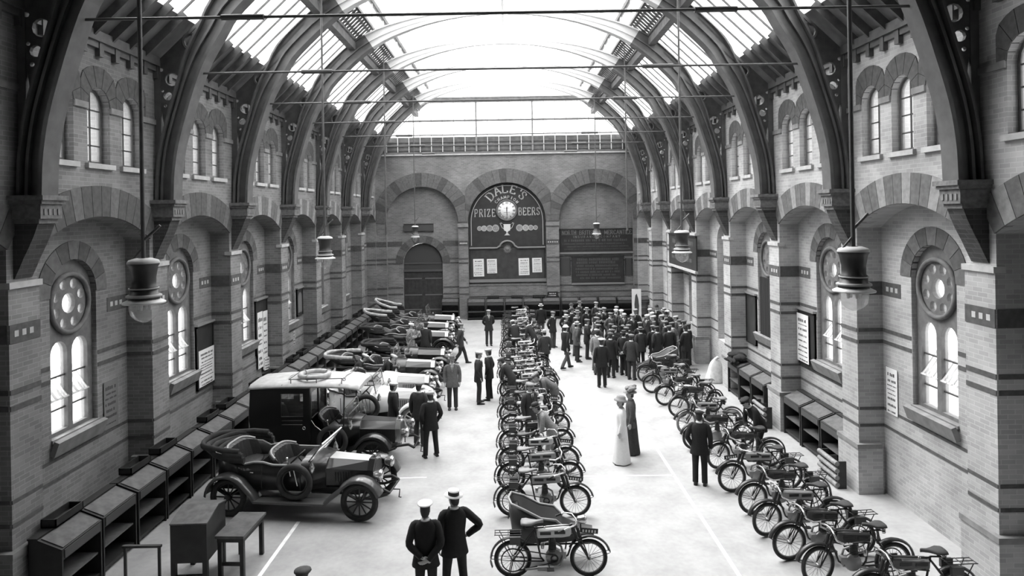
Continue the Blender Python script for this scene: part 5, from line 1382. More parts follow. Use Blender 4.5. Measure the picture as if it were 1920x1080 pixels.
def head_mesh(m):
    """head around its centre; chin at -0.115, crown +0.115, face towards -y"""
    rings = []
    for z, rx, ry, oy in ((-.150, .048, .05, .02), (-.118, .05, .055, .0), (-.112, .034, .045, -.035), (-.095, .048, .066, -.022), (-.065, .060, .080, -.012), (-.03, .068, .090, -.004), (.0, .073, .094, 0), (.04, .076, .097, .002), (.075, .068, .086, .004), (.1, .045, .058, .004), (.113, .018, .024, .004)):
        rings.append([Vector((rx * math.cos(a), oy + ry * math.sin(a) * (1.0 if math.sin(a) > 0 else .96), z)) for a in [2 * PI * i / 14 for i in range(14)]])
    m.loft(rings)
    m.tube([(0, -.082, .018), (0, -.103, -.018), (0, -.106, -.028), (0, -.086, -.036)], [.008, .013, .016, .010], 6)   # nose
    m.tube([(-.03, -.084, .030), (0, -.09, .033), (.03, -.084, .030)], .010, 5)                                      # brow
    m.tube([(-.02, -.086, -.060), (0, -.092, -.060), (.02, -.086, -.060)], .009, 5)                                  # lips
    for s in (-1, 1): m.ell((s * .074, .01, -.008), (.012, .022, .032), 7, 5)
HEADC = Vector((0, -.012, 1.615))
def arms(kind):
    """left (+x is the figure's left when facing -y) and right arm joints: shoulder, elbow, wrist, hand direction, thumb side"""
    L = {'down': ((.178, .0, 1.385), (.245, .02, 1.12), (.245, -.04, .87), (0.0, -.1, -1), (-.2, -1, 0)),
         'pocket': ((.178, .0, 1.385), (.27, .06, 1.13), (.185, -.06, .90), (-.1, -.2, -1), (-1, -.3, 0)),
         'behind': ((.178, .0, 1.385), (.25, .10, 1.12), (.05, .165, .93), (-1, .1, -.3), (0, .3, 1)),
         'hip': ((.178, .0, 1.385), (.40, .07, 1.16), (.20, .02, 1.0), (-.7, -.6, -.3), (0, .2, 1)),
         'fold': ((.178, .0, 1.385), (.26, -.04, 1.13), (.0, -.19, 1.17), (-1, -.05, .12), (0, 0, 1)),
         'reach': ((.178, .0, 1.385), (.22, -.22, 1.20), (.16, -.42, 1.08), (-.1, -1, -.2), (-1, 0, .3)),
         'swing': ((.178, .0, 1.385), (.245, -.06, 1.12), (.22, -.22, .93), (0, -.5, -1), (-.3, -1, 0)),
         'back': ((.178, .0, 1.385), (.245, .10, 1.13), (.25, .12, .88), (0, 0.1, -1), (-.3, -1, 0)),
         'work': ((.178, .0, 1.385), (.23, -.20, 1.12), (.12, -.36, .92), (-.2, -.7, -.7), (-1, 0, .2))}[kind]
    return [Vector(q) for q in L]
MIR = Matrix.Diagonal((-1, 1, 1))
POSES = {
 'stand': dict(al='down', ar='down'), 'pocket': dict(al='pocket', ar='pocket', legs='wide'), 'behind': dict(al='behind', ar='behind'),
 'akimbo': dict(al='down', ar='hip', legs='wide', yaw=.35), 'fold': dict(al='fold', ar='fold'), 'walk': dict(al='swing', ar='back', legs='walk'),
 'lean': dict(al='reach', ar='reach', lean=.95, legs='wide'), 'bend': dict(al='work', ar='work', lean=.6, legs='step'), 'crouch': dict(al='work', ar='work', lean=.45, legs='crouch', drop=.42),
 'sit': dict(al='reach', ar='reach', lean=.15, legs='sit', drop=.06), 'onehand': dict(al='pocket', ar='down'), 'reachup': dict(al='reach', ar='down', legs='step', lean=.15),
}
def leg_pts(kind, s):
    if kind == 'walk': return ((s * .09, 0, .90), (s * .095, -.16 if s > 0 else .02, .50), (s * .10, -.26 if s > 0 else .28, .10 if s > 0 else .13))
    if kind == 'wide': return ((s * .095, 0, .90), (s * .13, -.02, .50), (s * .16, .01, .09))
    if kind == 'step': return ((s * .09, 0, .90), (s * .11, -.12 if s > 0 else .0, .50), (s * .12, -.16 if s > 0 else .12, .09))
    if kind == 'crouch': return ((s * .09, .0, .92), (s * .17, -.40, .86), (s * .15, -.10 if s > 0 else -.02, .51))
    if kind == 'sit': return ((s * .10, .0, .92), (s * .20, -.30, .66), (s * .21, -.22, .24))
    return ((s * .09, 0, .90), (s * .10, -.015, .50), (s * .105, .015, .09))
def bender(lean):
    def f(v):
        v = Vector(v)
        if lean == 0 or v.z < .86: return v
        t = min(1.0, (v.z - .86) / .22); a = lean * t
        p = Vector((0, .0, .90)); q = v - p
        return p + Matrix.Rotation(a, 3, 'X') @ q
    return f
CACHE = {}
def eval_remesh(mb, voxel, ratio):
    me = mb.mesh('tmp'); o = bpy.data.objects.new('tmp', me); COL.objects.link(o)
    r = o.modifiers.new('r', 'REMESH'); r.mode = 'VOXEL'; r.voxel_size = voxel; r.use_smooth_shade = True
    s = o.modifiers.new('s', 'SMOOTH'); s.iterations = 2; s.factor = .4
    d = o.modifiers.new('d', 'DECIMATE'); d.ratio = ratio
    dg = bpy.context.evaluated_depsgraph_get(); ev = o.evaluated_get(dg)
    out = bpy.data.meshes.new_from_object(ev); bpy.data.objects.remove(o); bpy.data.meshes.remove(me)
    out.polygons.foreach_set('use_smooth', [True] * len(out.polygons)); return out
def template(pose):
    if pose in CACHE: return CACHE[pose]
    P = POSES[pose]; lean = P.get('lean', 0); B = bender(-lean * -1 if False else lean); drop = P.get('drop', 0)
    lk = P.get('legs', 'stand'); D = {}
    La = arms(P['al']); Ra = [MIR @ v for v in arms(P['ar'])]
    if P['al'] == 'fold': Ra[2] += Vector((0, .0, -.05))
    if P['al'] == 'behind': Ra[2] += Vector((0, .035, -.03))
    low = lambda m: m.xf(Matrix.Translation((0, 0, -drop))) if drop else m
    def bent(m): m.v = [tuple(B(v)) for v in m.v]; return m
    # ---- body: one continuous skin
    up = MB()
    torso = [((0, .0, .86), .14, .10), ((0, .0, 1.0), .135, .09), ((0, .0, 1.15), .13, .09), ((0, 0, 1.3), .15, .095), ((0, 0.0, 1.40), .15, .07), ((0, .01, 1.45), .07, .06), ((0, .0, 1.53), .052, .055)]
    rg = [[Vector((p[0] + a * math.cos(t), p[1] + b * math.sin(t), p[2])) for t in [2 * PI * i / 14 for i in range(14)]] for p, a, b in torso]
    up.loft(rg)
    for A, sg in ((La, 1), (Ra, -1)):
        limb(up, [A[0] + Vector((-sg * .06, 0, 0)), A[0], A[1], A[2]], [.05, .052, .04, .027])
        hand(up, A[2], A[3], A[4], .45)
    up = bent(up)
    hd = MB(); head_mesh(hd)
    HM = Matrix.Rotation(P.get('yaw', 0), 4, 'Z')
    hc = B(HEADC); hrot = Matrix.Rotation(lean * .55, 4, 'X') @ HM
    hd.xf(Matrix.Translation(hc) @ hrot)
    if lean:                                # neck follows the lifted head
        limb(hd, [B((0, .0, 1.42)), B((0, .0, 1.50)), hc + hrot.to_3x3() @ Vector((0, .01, -.07))], [.055, .052, .052])
    up.merge(hd)
    for s in (-1, 1):
        h, k, a = leg_pts(lk, s)
        limb(up, [(h[0], h[1], h[2] + .03), h, k, a], [.085, .085, .05, .036])
        limb(up, [Vector(a) + Vector((0, .03, -.03)), Vector(a) + Vector((0, -.03, -.045)), Vector(a) + Vector((0, -.15, -.065))], [(.03, .03), (.035, .03), (.02, .015)])
    low(up)
    D['body'] = eval_remesh(up, .0125, .22); D['body'].materials.append(SKIN)
    # ---- face and hair in head space
    D['head'] = Matrix.Translation((0, 0, -drop)) @ Matrix.Translation(hc) @ hrot
    # ---- jacket: flared torso with sleeves, lapels as a thin collar
    def torso_loft(prof, n=18, split=True):
        m = MB(); rg = []
        for z, a, b, oy in prof: rg.append([Vector((a * math.cos(t), oy + b * math.sin(t), z)) for t in [2 * PI * i / n for i in range(n)]])
        m.loft(rg, cap0=False, cap1=False); return m
    prof = [(.735, .225, .150, 0), (.745, .228, .153, .0), (.86, .205, .150, .0), (.98, .185, .138, .0), (1.10, .176, .13, 0), (1.24, .195, .138, .0), (1.34, .205, .130, .004), (1.395, .195, .108, .008), (1.432, .155, .09, .012), (1.468, .086, .075, .012)]
    if drop or lk == 'sit': prof = [(.86, .205, .16, .0)] + prof[3:]
    j = torso_loft(prof)
    j.v = j.v; inner = [(p[0] + .004, p[1] - .012, p[2] - .012, p[3]) for p in prof[:3]]
    j.merge(torso_loft(list(reversed(inner))))
    for A, sg in ((La, 1), (Ra, -1)):
        limb(j, [A[0] + Vector((-sg * .075, 0, .012)), A[0] + Vector((0, 0, .0)), A[0].lerp(A[1], .5) + Vector((sg * .012, 0, 0)), A[1], A[1].lerp(A[2], .55), A[2] - (A[2] - A[1]).normalized() * .012], [.062, .068, .066, .060, .054, .045], 12)
    j = low(bent(j)); D['jacket'] = j.mesh('jacket'); D['jacket'].materials.append(None)
    # lapels + shirt front + tie + collar
    c = MB(); c.tube([Vector((.066 * math.cos(t), .010 + .066 * math.sin(t), 1.475 + .012 * math.sin(t))) for t in [2 * PI * i / 14 for i in range(14)]], [(.012, .026)] * 14, 6, closed=True)
    D['collar'] = low(bent(c)).mesh('collar'); D['collar'].materials.append(WHITE)
    sf = MB(); sf.slab([(-.045, 0), (0, -.22), (.045, 0)], (), .012, Matrix.Translation((0, -.104, 1.45)) @ Matrix.Rotation(PI / 2 - .16, 4, 'X'))
    D['shirt_front'] = low(bent(sf)).mesh('shirt_front'); D['shirt_front'].materials.append(WHITE)
    lp = MB()
    for s in (-1, 1): lp.slab([(s * .05, .01), (s * .085, -.06), (s * .012, -.235), (s * .0, -.215)], (), .012, Matrix.Translation((0, -.110, 1.45)) @ Matrix.Rotation(PI / 2 - .16, 4, 'X'))
    lp.tube([(0, -.112, 1.445), (0, -.128, 1.36), (0, -.142, 1.27)], [.013, .02, .008], 6)
    D['lapels'] = low(bent(lp)).mesh('lapels'); D['lapels'].materials.append(None)
    # ---- trousers
    t = MB()
    pv = [(1.03, .168, .118), (.95, .178, .128), (.88, .180, .130), (.80, .165, .115)]
    if lk in ('crouch', 'sit'): pv = [(1.05, .168, .118), (.98, .178, .128), (.92, .18, .13), (.85, .15, .11)]
    t.loft([[Vector((a * math.cos(q), b * math.sin(q), z)) for q in [2 * PI * i / 16 for i in range(16)]] for z, a, b in pv])
    for s in (-1, 1):
        h, k, a = [Vector(v) for v in leg_pts(lk, s)]
        limb(t, [h + Vector((0, 0, .02)), h.lerp(k, .35), k, k.lerp(a, .5), a + Vector((0, -.005, -.02))], [.098, .09, .073, .068, .066], 12)
    t = bent(t); D['trousers'] = low(t).mesh('trousers'); D['trousers'].materials.append(None)
    # ---- shoes
    for s, nm in ((-1, 'shoe_a'), (1, 'shoe_b')):
        h, k, a = [Vector(v) for v in leg_pts(lk, s)]; m = MB(); base = a.z - .088
        out_ = s * .03
        rg = []
        for y, w_, ht in ((.065, .012, .05), (.06, .034, .085), (.0, .042, .10), (-.05, .042, .085), (-.11, .05, .06), (-.17, .044, .045), (-.205, .015, .03)):
            x0 = a.x + out_ * (-y) * .8
            rg.append([Vector((x0 + w_ * q, a.y + y, base + z_ * ht)) for q, z_ in ((-1, .0), (-1.05, .35), (-.6, .9), (0, 1), (.6, .9), (1.05, .35), (1, .0))])
        m.loft(rg); D[nm] = low(m).mesh('shoe'); D[nm].materials.append(BLACK)
    CACHE[pose] = D; return D
# ---- head gear in head space
def hm(m, mt): me = m.mesh('hat'); me.materials.append(mt); return me
def prof_hat(sec, n=18, sy=1.2):
    m = MB(); m.lathe(sec, n); m.xf(Matrix.Diagonal((1, sy, 1, 1))); return m
HATS = {}
def hat_meshes():
    m = MB(); rg = []                       # flat cloth cap
    for z, r, ry, oy in ((.035, .082, .100, .0), (.06, .088, .108, 0), (.082, .118, .135, -.012), (.105, .112, .13, -.01), (.125, .07, .085, -.0), (.13, .012, .014, 0)):
        rg.append([Vector((r * math.cos(q), oy + ry * math.sin(q), z + .012 * math.sin(q))) for q in [2 * PI * i / 16 for i in range(16)]])
    m.loft(rg); v = arc(0, -.075, .072, 180, 360, 8)
    m.slab([(x, y) for x, y in v], (), .008, Matrix.Translation((0, 0, .045)) @ Matrix.Rotation(.22, 4, 'X')); HATS['cap'] = [('cap', m, None)]
    m = prof_hat([(.145, .05), (.148, .056), (.085, .060), (.083, .135), (.0, .137)]); b = prof_hat([(.0855, .060), (.0852, .118)], sy=1.2); HATS['boater'] = [('boater', m, None), ('hat_band', b, BLACK)]
    m = prof_hat([(.135, .058), (.128, .052), (.086, .055), (.088, .09), (.078, .13), (.05, .150), (.0, .143)]); b = prof_hat([(.0885, .058), (.0895, .078)]); HATS['trilby'] = [('felt_hat', m, None), ('hat_band', b, BLACK)]
    m = prof_hat([(.118, .066), (.112, .056), (.084, .055), (.086, .09), (.076, .125), (.045, .15), (.0, .155)]); HATS['bowler'] = [('bowler_hat', m, None)]
    m = prof_hat([(.083, .05), (.083, .085)]); tp = prof_hat([(.085, .085), (.125, .105), (.122, .12), (.06, .128), (0, .13)])
    pk = MB(); pk.slab([(x, y) for x, y in arc(0, -.07, .07, 180, 360, 8)], (), .008, Matrix.Translation((0, 0, .05)) @ Matrix.Rotation(.45, 4, 'X')); m.merge(pk)
    HATS['officer'] = [('cap_band', m, BLACK), ('cap_top', tp, None)]
    m = MB(); m.lathe([(.215, .03), (.21, .06), (.17, .085), (.15, .10), (.14, .15), (.09, .18), (0, .185)], 22); m.xf(Matrix.Rotation(-.18, 4, 'X') @ Matrix.Diagonal((.8, .85, 1, 1)))
    HATS['wide'] = [('wide_hat', m, None)]
    m2 = MB(); r_ = random.Random(2); m2.lathe([(.19, .05), (.18, .075), (.14, .085), (.12, .13), (0, .15)], 20)
    for i in range(16): a = r_.uniform(0, 6.28); q = r_.uniform(.03, .17); m2.ell((q * math.cos(a), q * math.sin(a), .13 + r_.uniform(0, .07)), (.06, .06, .05), 8, 5)
    HATS['plume'] = [('plumed_hat', m2, None)]
hat_meshes()
HATME = {k: [(n, m.mesh(n), d) for n, m, d in v] for k, v in HATS.items()}
for v in HATME.values():
    for n, me, d in v: me.materials.append(d)
fm = MB()
for s in (-1, 1): fm.ell((s * .03, -.083, .012), (.013, .008, .007), 8, 5)
for s in (-1, 1): fm.tube([(s * .012, -.090, .034), (s * .035, -.088, .037), (s * .05, -.078, .032)], .005, 5)
fm.tube([(-.022, -.093, -.062), (0, -.1, -.061), (.022, -.093, -.062)], .003, 5)
FACE = fm.mesh('eyes_and_mouth'); FACE.materials.append(mat('eye_dark', .02, .5))
mm_ = MB(); mm_.tube([(-.034, -.086, -.054), (-.015, -.1, -.045), (0, -.102, -.044), (.015, -.1, -.045), (.034, -.086, -.054)], [.004, .009, .008, .009, .004], 6)
MOUS = mm_.mesh('moustache'); MOUS.materials.append(HAIRM)
hr = MB(); rg = []
for z, rx, ry, oy in ((-.085, .045, .04, .052), (-.06, .064, .06, .040), (-.02, .077, .075, .028), (.02, .082, .088, .016), (.055, .082, .101, .006), (.09, .066, .082, .006), (.115, .03, .04, .006), (.122, .005, .006, .006)):
    rg.append([Vector((rx * math.cos(q), oy + ry * math.sin(q), z)) for q in [2 * PI * i / 14 for i in range(14)]])
hr.loft(rg); HAIR = hr.mesh('hair'); HAIR.materials.append(HAIRM)
# skirts for the two women
def woman_meshes(kind):
    D = dict(template('akimbo' if kind == 'white' else 'stand'))
    m = MB(); rg = []
    pr = [(.03, .26, .24), (.05, .262, .242), (.40, .22, .20), (.75, .20, .17), (.95, .19, .15), (1.05, .15, .115), (1.10, .145, .11)]
    for z, a, b in pr: rg.append([Vector((a * (1 + .05 * math.sin(q * 7) * (1 - z)) * math.cos(q), b * (1 + .05 * math.sin(q * 7) * (1 - z)) * math.sin(q), z)) for q in [2 * PI * i / 28 for i in range(28)]])
    m.loft(rg); D['skirt'] = m.mesh('skirt'); D['skirt'].materials.append(None)
    return D
JK = {n: mat('cloth_' + n, g, .92, noise=.2 if g < .5 else .04, scale=25) for n, g in (('black', .012), ('dark', .022), ('charcoal', .035), ('grey', .075), ('tweed', .12), ('light', .24), ('pale', .40), ('white', .75))}
HT = {n: mat('hat_' + n, g, .85, noise=.1, scale=25) for n, g in (('black', .015), ('dark', .03), ('charcoal', .06), ('grey', .13), ('tweed', .22), ('light', .38), ('pale', .52), ('white', .78))}
NP = [0]
def person(x, y, facing, pose, hat, label, jacket='black', trousers='dark', hatm='grey', h=1.72, group=None, z=0.0, woman=None, mous=None, tilt=0, hair=HAIRM):
    """facing: degrees, 0 = towards the gallery, 90 = towards the right wall, 180 = away"""
    NP[0] += 1
    D = woman_meshes(woman) if woman else template(pose)
    t = thing('person', label, 'person', (x, y, z), math.radians(facing), group)
    s = h / 1.74; t.scale = (s, s, s)
    link('body', D['body'], t)
    link('jacket', D['jacket'], t, m=JK[jacket])
    if woman: link('skirt', D['skirt'], t, m=JK[trousers])
    else: link('trousers', D['trousers'], t, m=JK[trousers])
    if not woman:
        link('collar', D['collar'], t); link('shirt_front', D['shirt_front'], t); link('lapels', D['lapels'], t, m=JK[jacket])
    for k in ('shoe_a', 'shoe_b'): link('shoe', D[k], t)
    hd = D['head']
    if tilt: hd = hd @ Matrix.Rotation(math.radians(tilt), 4, 'X')
    def onhead(nm, me, m=None):
        o = link(nm, me, t, m=m); o.matrix_local = hd; return o
    onhead('hair', HAIR, hair if hair is not HAIRM else None); onhead('face', FACE)
    if mous is None: mous = NP[0] % 3 != 0
    if mous and not woman: onhead('moustache', MOUS)
    if hat:
        for nm, me, d in HATME[hat]: onhead(nm, me, None if d is not None else HT[hatm])
    return t
# ================================================================== MOTORCYCLES ON SHOW
def recolor(t, part, m):
    for o in t.children:
        if o.name.split('.')[0] == part:
            o.material_slots[0].link = 'OBJECT'; o.material_slots[0].material = m
def recolor_sub(t, part, sub, m):
    for o in t.children:
        if o.name.split('.')[0] == part:
            for q in o.children:
                if q.name.split('.')[0] == sub: q.material_slots[0].link = 'OBJECT'; q.material_slots[0].material = m
MOTO = {'A': lambda: make_moto(), 'B': lambda: make_moto(0, True, True, True, True), 'C': lambda: make_moto(.2, False, False, False, False, True), 'D': lambda: make_moto(.06, False, True, False, False, True), 'E': lambda: make_moto(-.5, True, False, True)}
MPROTO = {}
def moto(kind, x, y, deg, label, group, tank=None, sad=None, tyre=None, fresh=False):
    if kind in MPROTO and not fresh: t = copy_tree(MPROTO[kind])
    else:
        t = MOTO[kind]()
        if not fresh: MPROTO[kind] = t
    t.location = (x, y, 0); t.rotation_euler = (0, 0, math.radians(deg)); tag(t, label, 'motorcycle', group)
    if tank: recolor(t, 'tank', tank)
    if sad: recolor(t, 'saddle', sad)
    if tyre: recolor(t, 'wheel', tyre)
    return t
GM, GR = 'motorcycles in the middle row', 'motorcycles along the right-hand side'
NUMS = ORD
mid = [11.68, 14.0, 15.3, 16.3, 17.6, 18.95, 20.1, 21.45, 22.85, 23.6, 24.3, 25.0, 26.5, 28.6, 30.2, 31.7, 33.3, 35.0, 36.6]
kinds = 'AADADCAADADAADAADAA'
tanks = [TANKW, TANKG, TANKG, TANKW, TANKB, TANKG, TANKW, TANKG, TANKW, TANKW, TANKG, TANKW, TANKG, TANKW, TANKG, TANKB, TANKG, TANKW, TANKG]
tn = {id(TANKW): 'pale', id(TANKG): 'grey', id(TANKB): 'black'}
rn = random.Random(11)
for i, y in enumerate(mid):
    xo = rn.uniform(-.05, .07) - (.05 if i > 10 else 0)
    if i == 0:
        t = moto('A', .645, y, 0, 'pale-tanked motorcycle with dark sidecar chair, closest to the gallery, middle row', GM, TANKW, None, None, True)
        sidecar(t, 1); lamp(t, .58, 0, 1.0, .075, .12)
    else:
        t = moto(kinds[i], .625 + xo, y, rn.uniform(-4, 4) - (6 if i == 1 else 0), '%s-tanked motorcycle, %s from the gallery in the middle row' % (tn[id(tanks[i])], NUMS[i]), GM, tanks[i], SADD if i % 3 == 0 else None)
t = moto('A', .60, 38.0, 2, 'motorcycle standing right at the far end of the middle row, by the far desks', GM, TANKW)
right = [(5.0, 24.75, 'D', 5), (4.92, 23.3, 'A', 3), (5.02, 21.8, 'D', 4), (5.15, 20.5, 'E', 22), (4.98, 19.0, 'C', 6), (4.85, 17.75, 'D', 4), (5.07, 16.4, 'C', 5), (4.95, 15.05, 'A', 4), (5.02, 13.95, 'D', 5), (4.95, 13.0, 'C', 3), (5.0, 12.1, 'D', 5), (5.15, 11.3, 'C', 4), (5.6, 10.45, 'D', 2)]
desc = {0: 'motorcycle and wicker sidecar, farthest of the right-hand row and nearest the crowd', 3: 'motorcycle with its front wheel turned sharply, fourth from the crowd in the right-hand row', 4: 'motorcycle with white tyres, fifth from the crowd in the right-hand row'}
for i, (x, y, k, yaw) in enumerate(right):
    a = math.radians(180 + yaw); c = Vector((x, y, 0)) - Vector((math.cos(a), math.sin(a), 0)) * .665
    lb = desc.get(i, 'dark motorcycle, %s counted from the crowd in the right-hand row' % ORD[i])
    t = moto(k, c.x, c.y, 180 + yaw, lb, GR, TANKB if i not in (1, 4, 7, 9) else TANKG, SADD if i > 4 else None, RUBG if i == 4 else None, fresh=(i == 0))
    if i == 0: sidecar(t, -1)
# ================================================================== PEOPLE
# the two men at the front with their backs to the gallery
person(-1.42, 10.75, 182, 'behind', 'officer', 'man in white-topped peaked cap, back turned, hands clasped behind him', 'black', 'dark', 'white', 1.74)
person(-.98, 11.05, 200, 'akimbo', 'boater', 'man in straw boater with one hand on hip, back turned, at the front', 'black', 'dark', 'white', 1.80)
person(-2.85, 8.95, 170, 'stand', 'cap', 'man in a dark cap cut off by the bottom edge of the view', 'dark', 'dark', 'charcoal', 1.66)
x, y = fl(849, 767); person(x, y, 5, 'stand', 'trilby', 'man in grey tweed jacket and trilby standing in the aisle, facing the gallery', 'tweed', 'charcoal', 'grey', 1.74)
x, y = fl(898, 756); person(x, y, 95, 'pocket', 'cap', 'man in a dark suit and pale cap, seen from the side, facing his companion', 'dark', 'dark', 'light', 1.74)
x, y = fl(930, 749); person(x - .22, y, 255, 'pocket', 'cap', 'man in a dark suit and grey cap beside the motorcycles, turned to his companion', 'black', 'black', 'light', 1.74)
x, y = fl(917, 648); person(x, y, 10, 'behind', 'cap', 'lone man in dark clothes and grey cap near the far desks', 'dark', 'charcoal', 'tweed', 1.72)
x, y = fl(864, 682); person(x, y, 92, 'walk', 'cap', 'man in a dark jacket and grey cap striding past the car fronts', 'charcoal', 'dark', 'tweed', 1.72)
x, y = fl(797, 857); person(x + .16, y, 205, 'pocket', 'cap', 'man in black with pale cap, back turned, by the roofed car', 'black', 'black', 'light', 1.72)
x, y = fl(772, 836); person(x + .22, y + .02, 160, 'stand', 'cap', 'man in charcoal coat and grey cap in front of the roofed car', 'charcoal', 'charcoal', 'tweed', 1.74)
person(-3.30, 18.62, 120, 'stand', 'cap', 'man in dark jacket and pale cap between roofed car and first white car', 'dark', 'dark', 'pale', 1.70)
person(-5.45, 22.97, 95, 'bend', 'cap', 'man in a dark jacket and pale cap stooping behind the low white car', 'dark', 'dark', 'pale', 1.72)
person(-4.45, 22.97, 85, 'bend', 'cap', 'man in black stooping with a grey cap by the scuttle of the white car', 'black', 'dark', 'light', 1.70)
person(-4.25, 28.55, 60, 'fold', 'cap', 'man in a pale jacket and white cap with folded arms among the dark cars', 'light', 'grey', 'white', 1.72)
person(-3.65, 28.6, 165, 'reachup', 'cap', 'man in dark clothes and black cap reaching into a touring car', 'dark', 'dark', 'charcoal', 1.72)
# beside the middle row
person(.50, 18.28, 40, 'stand', 'cap', 'man in open dark jacket and grey cap standing between the middle motorcycles', 'charcoal', 'dark', 'tweed', 1.72)
person(1.02, 16.95, 275, 'bend', 'trilby', 'man in a pale jacket and dark hat stooping over a middle-row motorcycle', 'light', 'light', 'dark', 1.68)
person(1.35, 20.78, 280, 'lean', 'cap', 'man in a grey jacket bending low over the middle motorcycles', 'tweed', 'charcoal', 'tweed', 1.72)
person(.05, 22.15, 245, 'bend', 'cap', 'man in dark clothes crouching over the rear wheels of the middle row', 'dark', 'charcoal', 'grey', 1.66)
person(.25, 29.4, 200, 'bend', 'cap', 'man in black with a white cap stooping among the far middle motorcycles', 'black', 'black', 'white', 1.70)
person(1.05, 29.4, 250, 'bend', 'cap', 'man in a dark jacket and grey cap leaning on the far middle motorcycles', 'dark', 'dark', 'tweed', 1.70)
# right-hand side
x, y = fl(1325, 909); person(x - .15, y, 160, 'onehand', 'cap', 'man in black standing by the front wheels of the right-hand row', 'black', 'black', 'black', 1.72)
person(6.35, 17.05, 285, 'bend', 'cap', 'man in black stooping over the back wheels of the right-hand motorcycles', 'black', 'black', 'black', 1.72)
# the women
x, y = fl(1166, 868); person(x, y, 262, 'akimbo', 'wide', 'woman in a long white coat and skirt with a broad grey hat', 'white', 'white', 'tweed', 1.66, woman='white')
x, y = fl(1184, 853); person(x + .02, y + .12, 265, 'stand', 'plume', 'woman in dark dress and plumed hat behind the woman in white', 'grey', 'charcoal', 'tweed', 1.68, woman='dark')
# the crowd by the right wall: picture position of each hat, hat, jacket, label bits
CRD = [(430, 132, 'boater', 'white', 'black'), (570, 195, 'cap', 'grey', 'dark'), (607, 192, 'cap', 'grey', 'dark'), (690, 140, 'bowler', 'charcoal', 'dark'), (760, 116, 'trilby', 'grey', 'charcoal'), (690, 176, 'trilby', 'charcoal', 'dark'),
 (740, 200, 'boater', 'light', 'dark'), (843, 176, 'boater', 'light', 'black'), (902, 124, 'cap', 'tweed', 'charcoal'), (682, 247, 'boater', 'white', 'charcoal'), (728, 255, 'cap', 'tweed', 'tweed'),
 (752, 285, 'boater', 'white', 'grey'), (833, 276, 'cap', 'grey', 'dark'), (904, 254, 'cap', 'tweed', 'charcoal'), (882, 280, 'cap', 'grey', 'black'), (640, 333, 'bowler', 'white', 'black'), (460, 352, 'trilby', 'light', 'charcoal'),
 (955, 172, 'cap', 'grey', 'dark'), (982, 168, 'cap', 'tweed', 'charcoal'), (1030, 162, 'cap', 'tweed', 'dark'), (1077, 176, 'cap', 'white', 'dark'), (1040, 205, 'cap', 'grey', 'grey'), (1143, 190, 'cap', 'white', 'charcoal'), (1142, 212, 'cap', 'light', 'dark'),
 (1214, 190, 'cap', 'tweed', 'black'), (1270, 228, 'cap', 'tweed', 'dark'), (1322, 232, 'cap', 'pale', 'charcoal'), (1374, 237, 'cap', 'pale', 'dark'), (1390, 180, 'cap', 'light', 'grey'), (1412, 205, 'cap', 'pale', 'dark'), (1423, 152, 'bowler', 'dark', 'black'),
 (1480, 236, 'cap', 'light', 'dark'), (1522, 205, 'bowler', 'black', 'black'), (1688, 180, 'boater', 'pale', 'grey'), (1725, 200, 'cap', 'pale', 'charcoal'), (1692, 270, 'cap', 'grey', 'dark'), (1652, 243, 'cap', 'light', 'charcoal'), (1735, 286, 'cap', 'grey', 'black'),
 (1650, 294, 'cap', 'tweed', 'dark'), (1594, 306, 'cap', 'grey', 'light'), (1660, 342, 'bowler', 'black', 'black'), (1752, 325, 'cap', 'charcoal', 'black'), (1446, 326, 'cap', 'tweed', 'black'), (1506, 326, 'cap', 'grey', 'dark'), (1410, 350, 'cap', 'charcoal', 'dark'),
 (1336, 310, 'cap', 'tweed', 'black'), (1280, 340, 'boater', 'tweed', 'charcoal'), (1197, 325, 'cap', 'tweed', 'dark'), (1132, 348, 'cap', 'grey', 'black'), (1098, 368, 'boater', 'charcoal', 'black'), (1072, 324, 'cap', 'tweed', 'dark'), (986, 325, 'cap', 'tweed', 'dark'), (1012, 302, 'cap', 'grey', 'charcoal'),
 (1036, 378, 'cap', 'grey', 'black'), (943, 372, 'cap', 'grey', 'light'), (926, 340, 'cap', 'light', 'grey'), (1234, 405, 'cap', 'tweed', 'charcoal'), (1290, 415, 'cap', 'tweed', 'black')]
OFF = Vector(fl(1129, 726)); CEN = Vector((5.5, 29.6)); pts = []
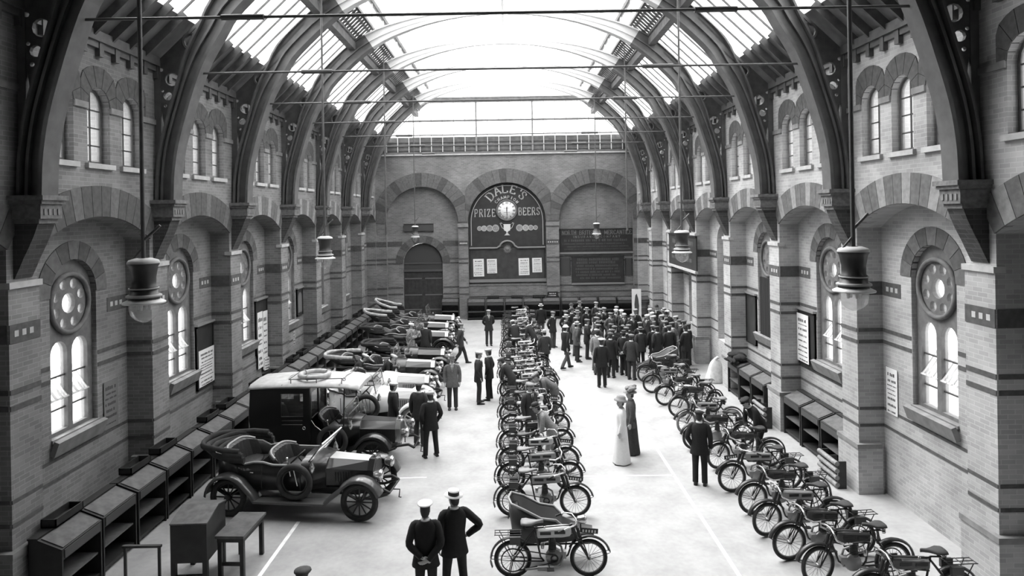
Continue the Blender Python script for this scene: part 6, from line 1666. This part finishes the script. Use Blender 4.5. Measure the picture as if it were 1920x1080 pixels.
for px, py, *_ in CRD:
    x, y = fl(920 + px / 4.571, 540 + py / 4.571 + 1.5, 1.67); pts.append(Vector((min(x, 7.55), y)))
for it in range(150):
    for i in range(len(pts)):
        for j in range(i):
            d = pts[i] - pts[j]; L = d.length
            if 1e-4 < L < .66:
                k = (.66 - L) / 2; d.normalize(); pts[i] += d * k; pts[j] -= d * k
    for p in pts:
        d = p - OFF
        if d.length < .75: p += d.normalized() * (.75 - d.length)
        p.x = min(p.x, 7.3)
        if p.x > 4.6: p.y = max(p.y, 26.7)
# rows of the crowd by depth, then counted from the left within a row
order = sorted(range(len(pts)), key=lambda i: pts[i].y)
rows = [order[i:i + 6] for i in range(0, len(order), 6)]
where = {}
for r, row in enumerate(rows):
    row.sort(key=lambda i: pts[i].x / pts[i].y)
    for c, i in enumerate(row): where[i] = (r, c)
HN = {'cap': 'cap', 'boater': 'boater', 'bowler': 'bowler hat', 'trilby': 'trilby'}
SH = {'white': 'white', 'pale': 'pale', 'light': 'light grey', 'tweed': 'grey', 'grey': 'dark grey', 'charcoal': 'dark', 'dark': 'dark', 'black': 'black'}
used = {}
POSE_C = ['stand', 'pocket', 'behind', 'fold', 'onehand', 'stand', 'pocket']
rc = random.Random(19)
for i, (px, py, hat, hm_, jk) in enumerate(CRD):
    p = pts[i]; d = CEN - p
    f = math.degrees(math.atan2(d.x, -d.y)) + rc.uniform(-25, 25)
    if i == 0: f = 185
    if i == 16: f = 195
    r, c = where[i]
    lb = 'man in %s %s and %s jacket, %s from left in %s crowd rank' % (SH[hm_], HN[hat], SH[jk] if jk != 'tweed' else 'tweed', ORD[c], ORD[r])
    pose = 'walk' if i == 15 else ('stand' if i in (0, 16) else POSE_C[rc.randrange(len(POSE_C))])
    person(p.x, p.y, f, pose, hat, lb, jk, rc.choice(('dark', 'black', 'charcoal', 'dark', 'grey')), hm_, rc.uniform(1.66, 1.78), 'crowd by the right wall')
x, y = fl(1129, 726); person(x, y, 183, 'stand', 'officer', 'uniformed man in a white-topped cap standing with his back turned before the crowd', 'black', 'black', 'white', 1.76)
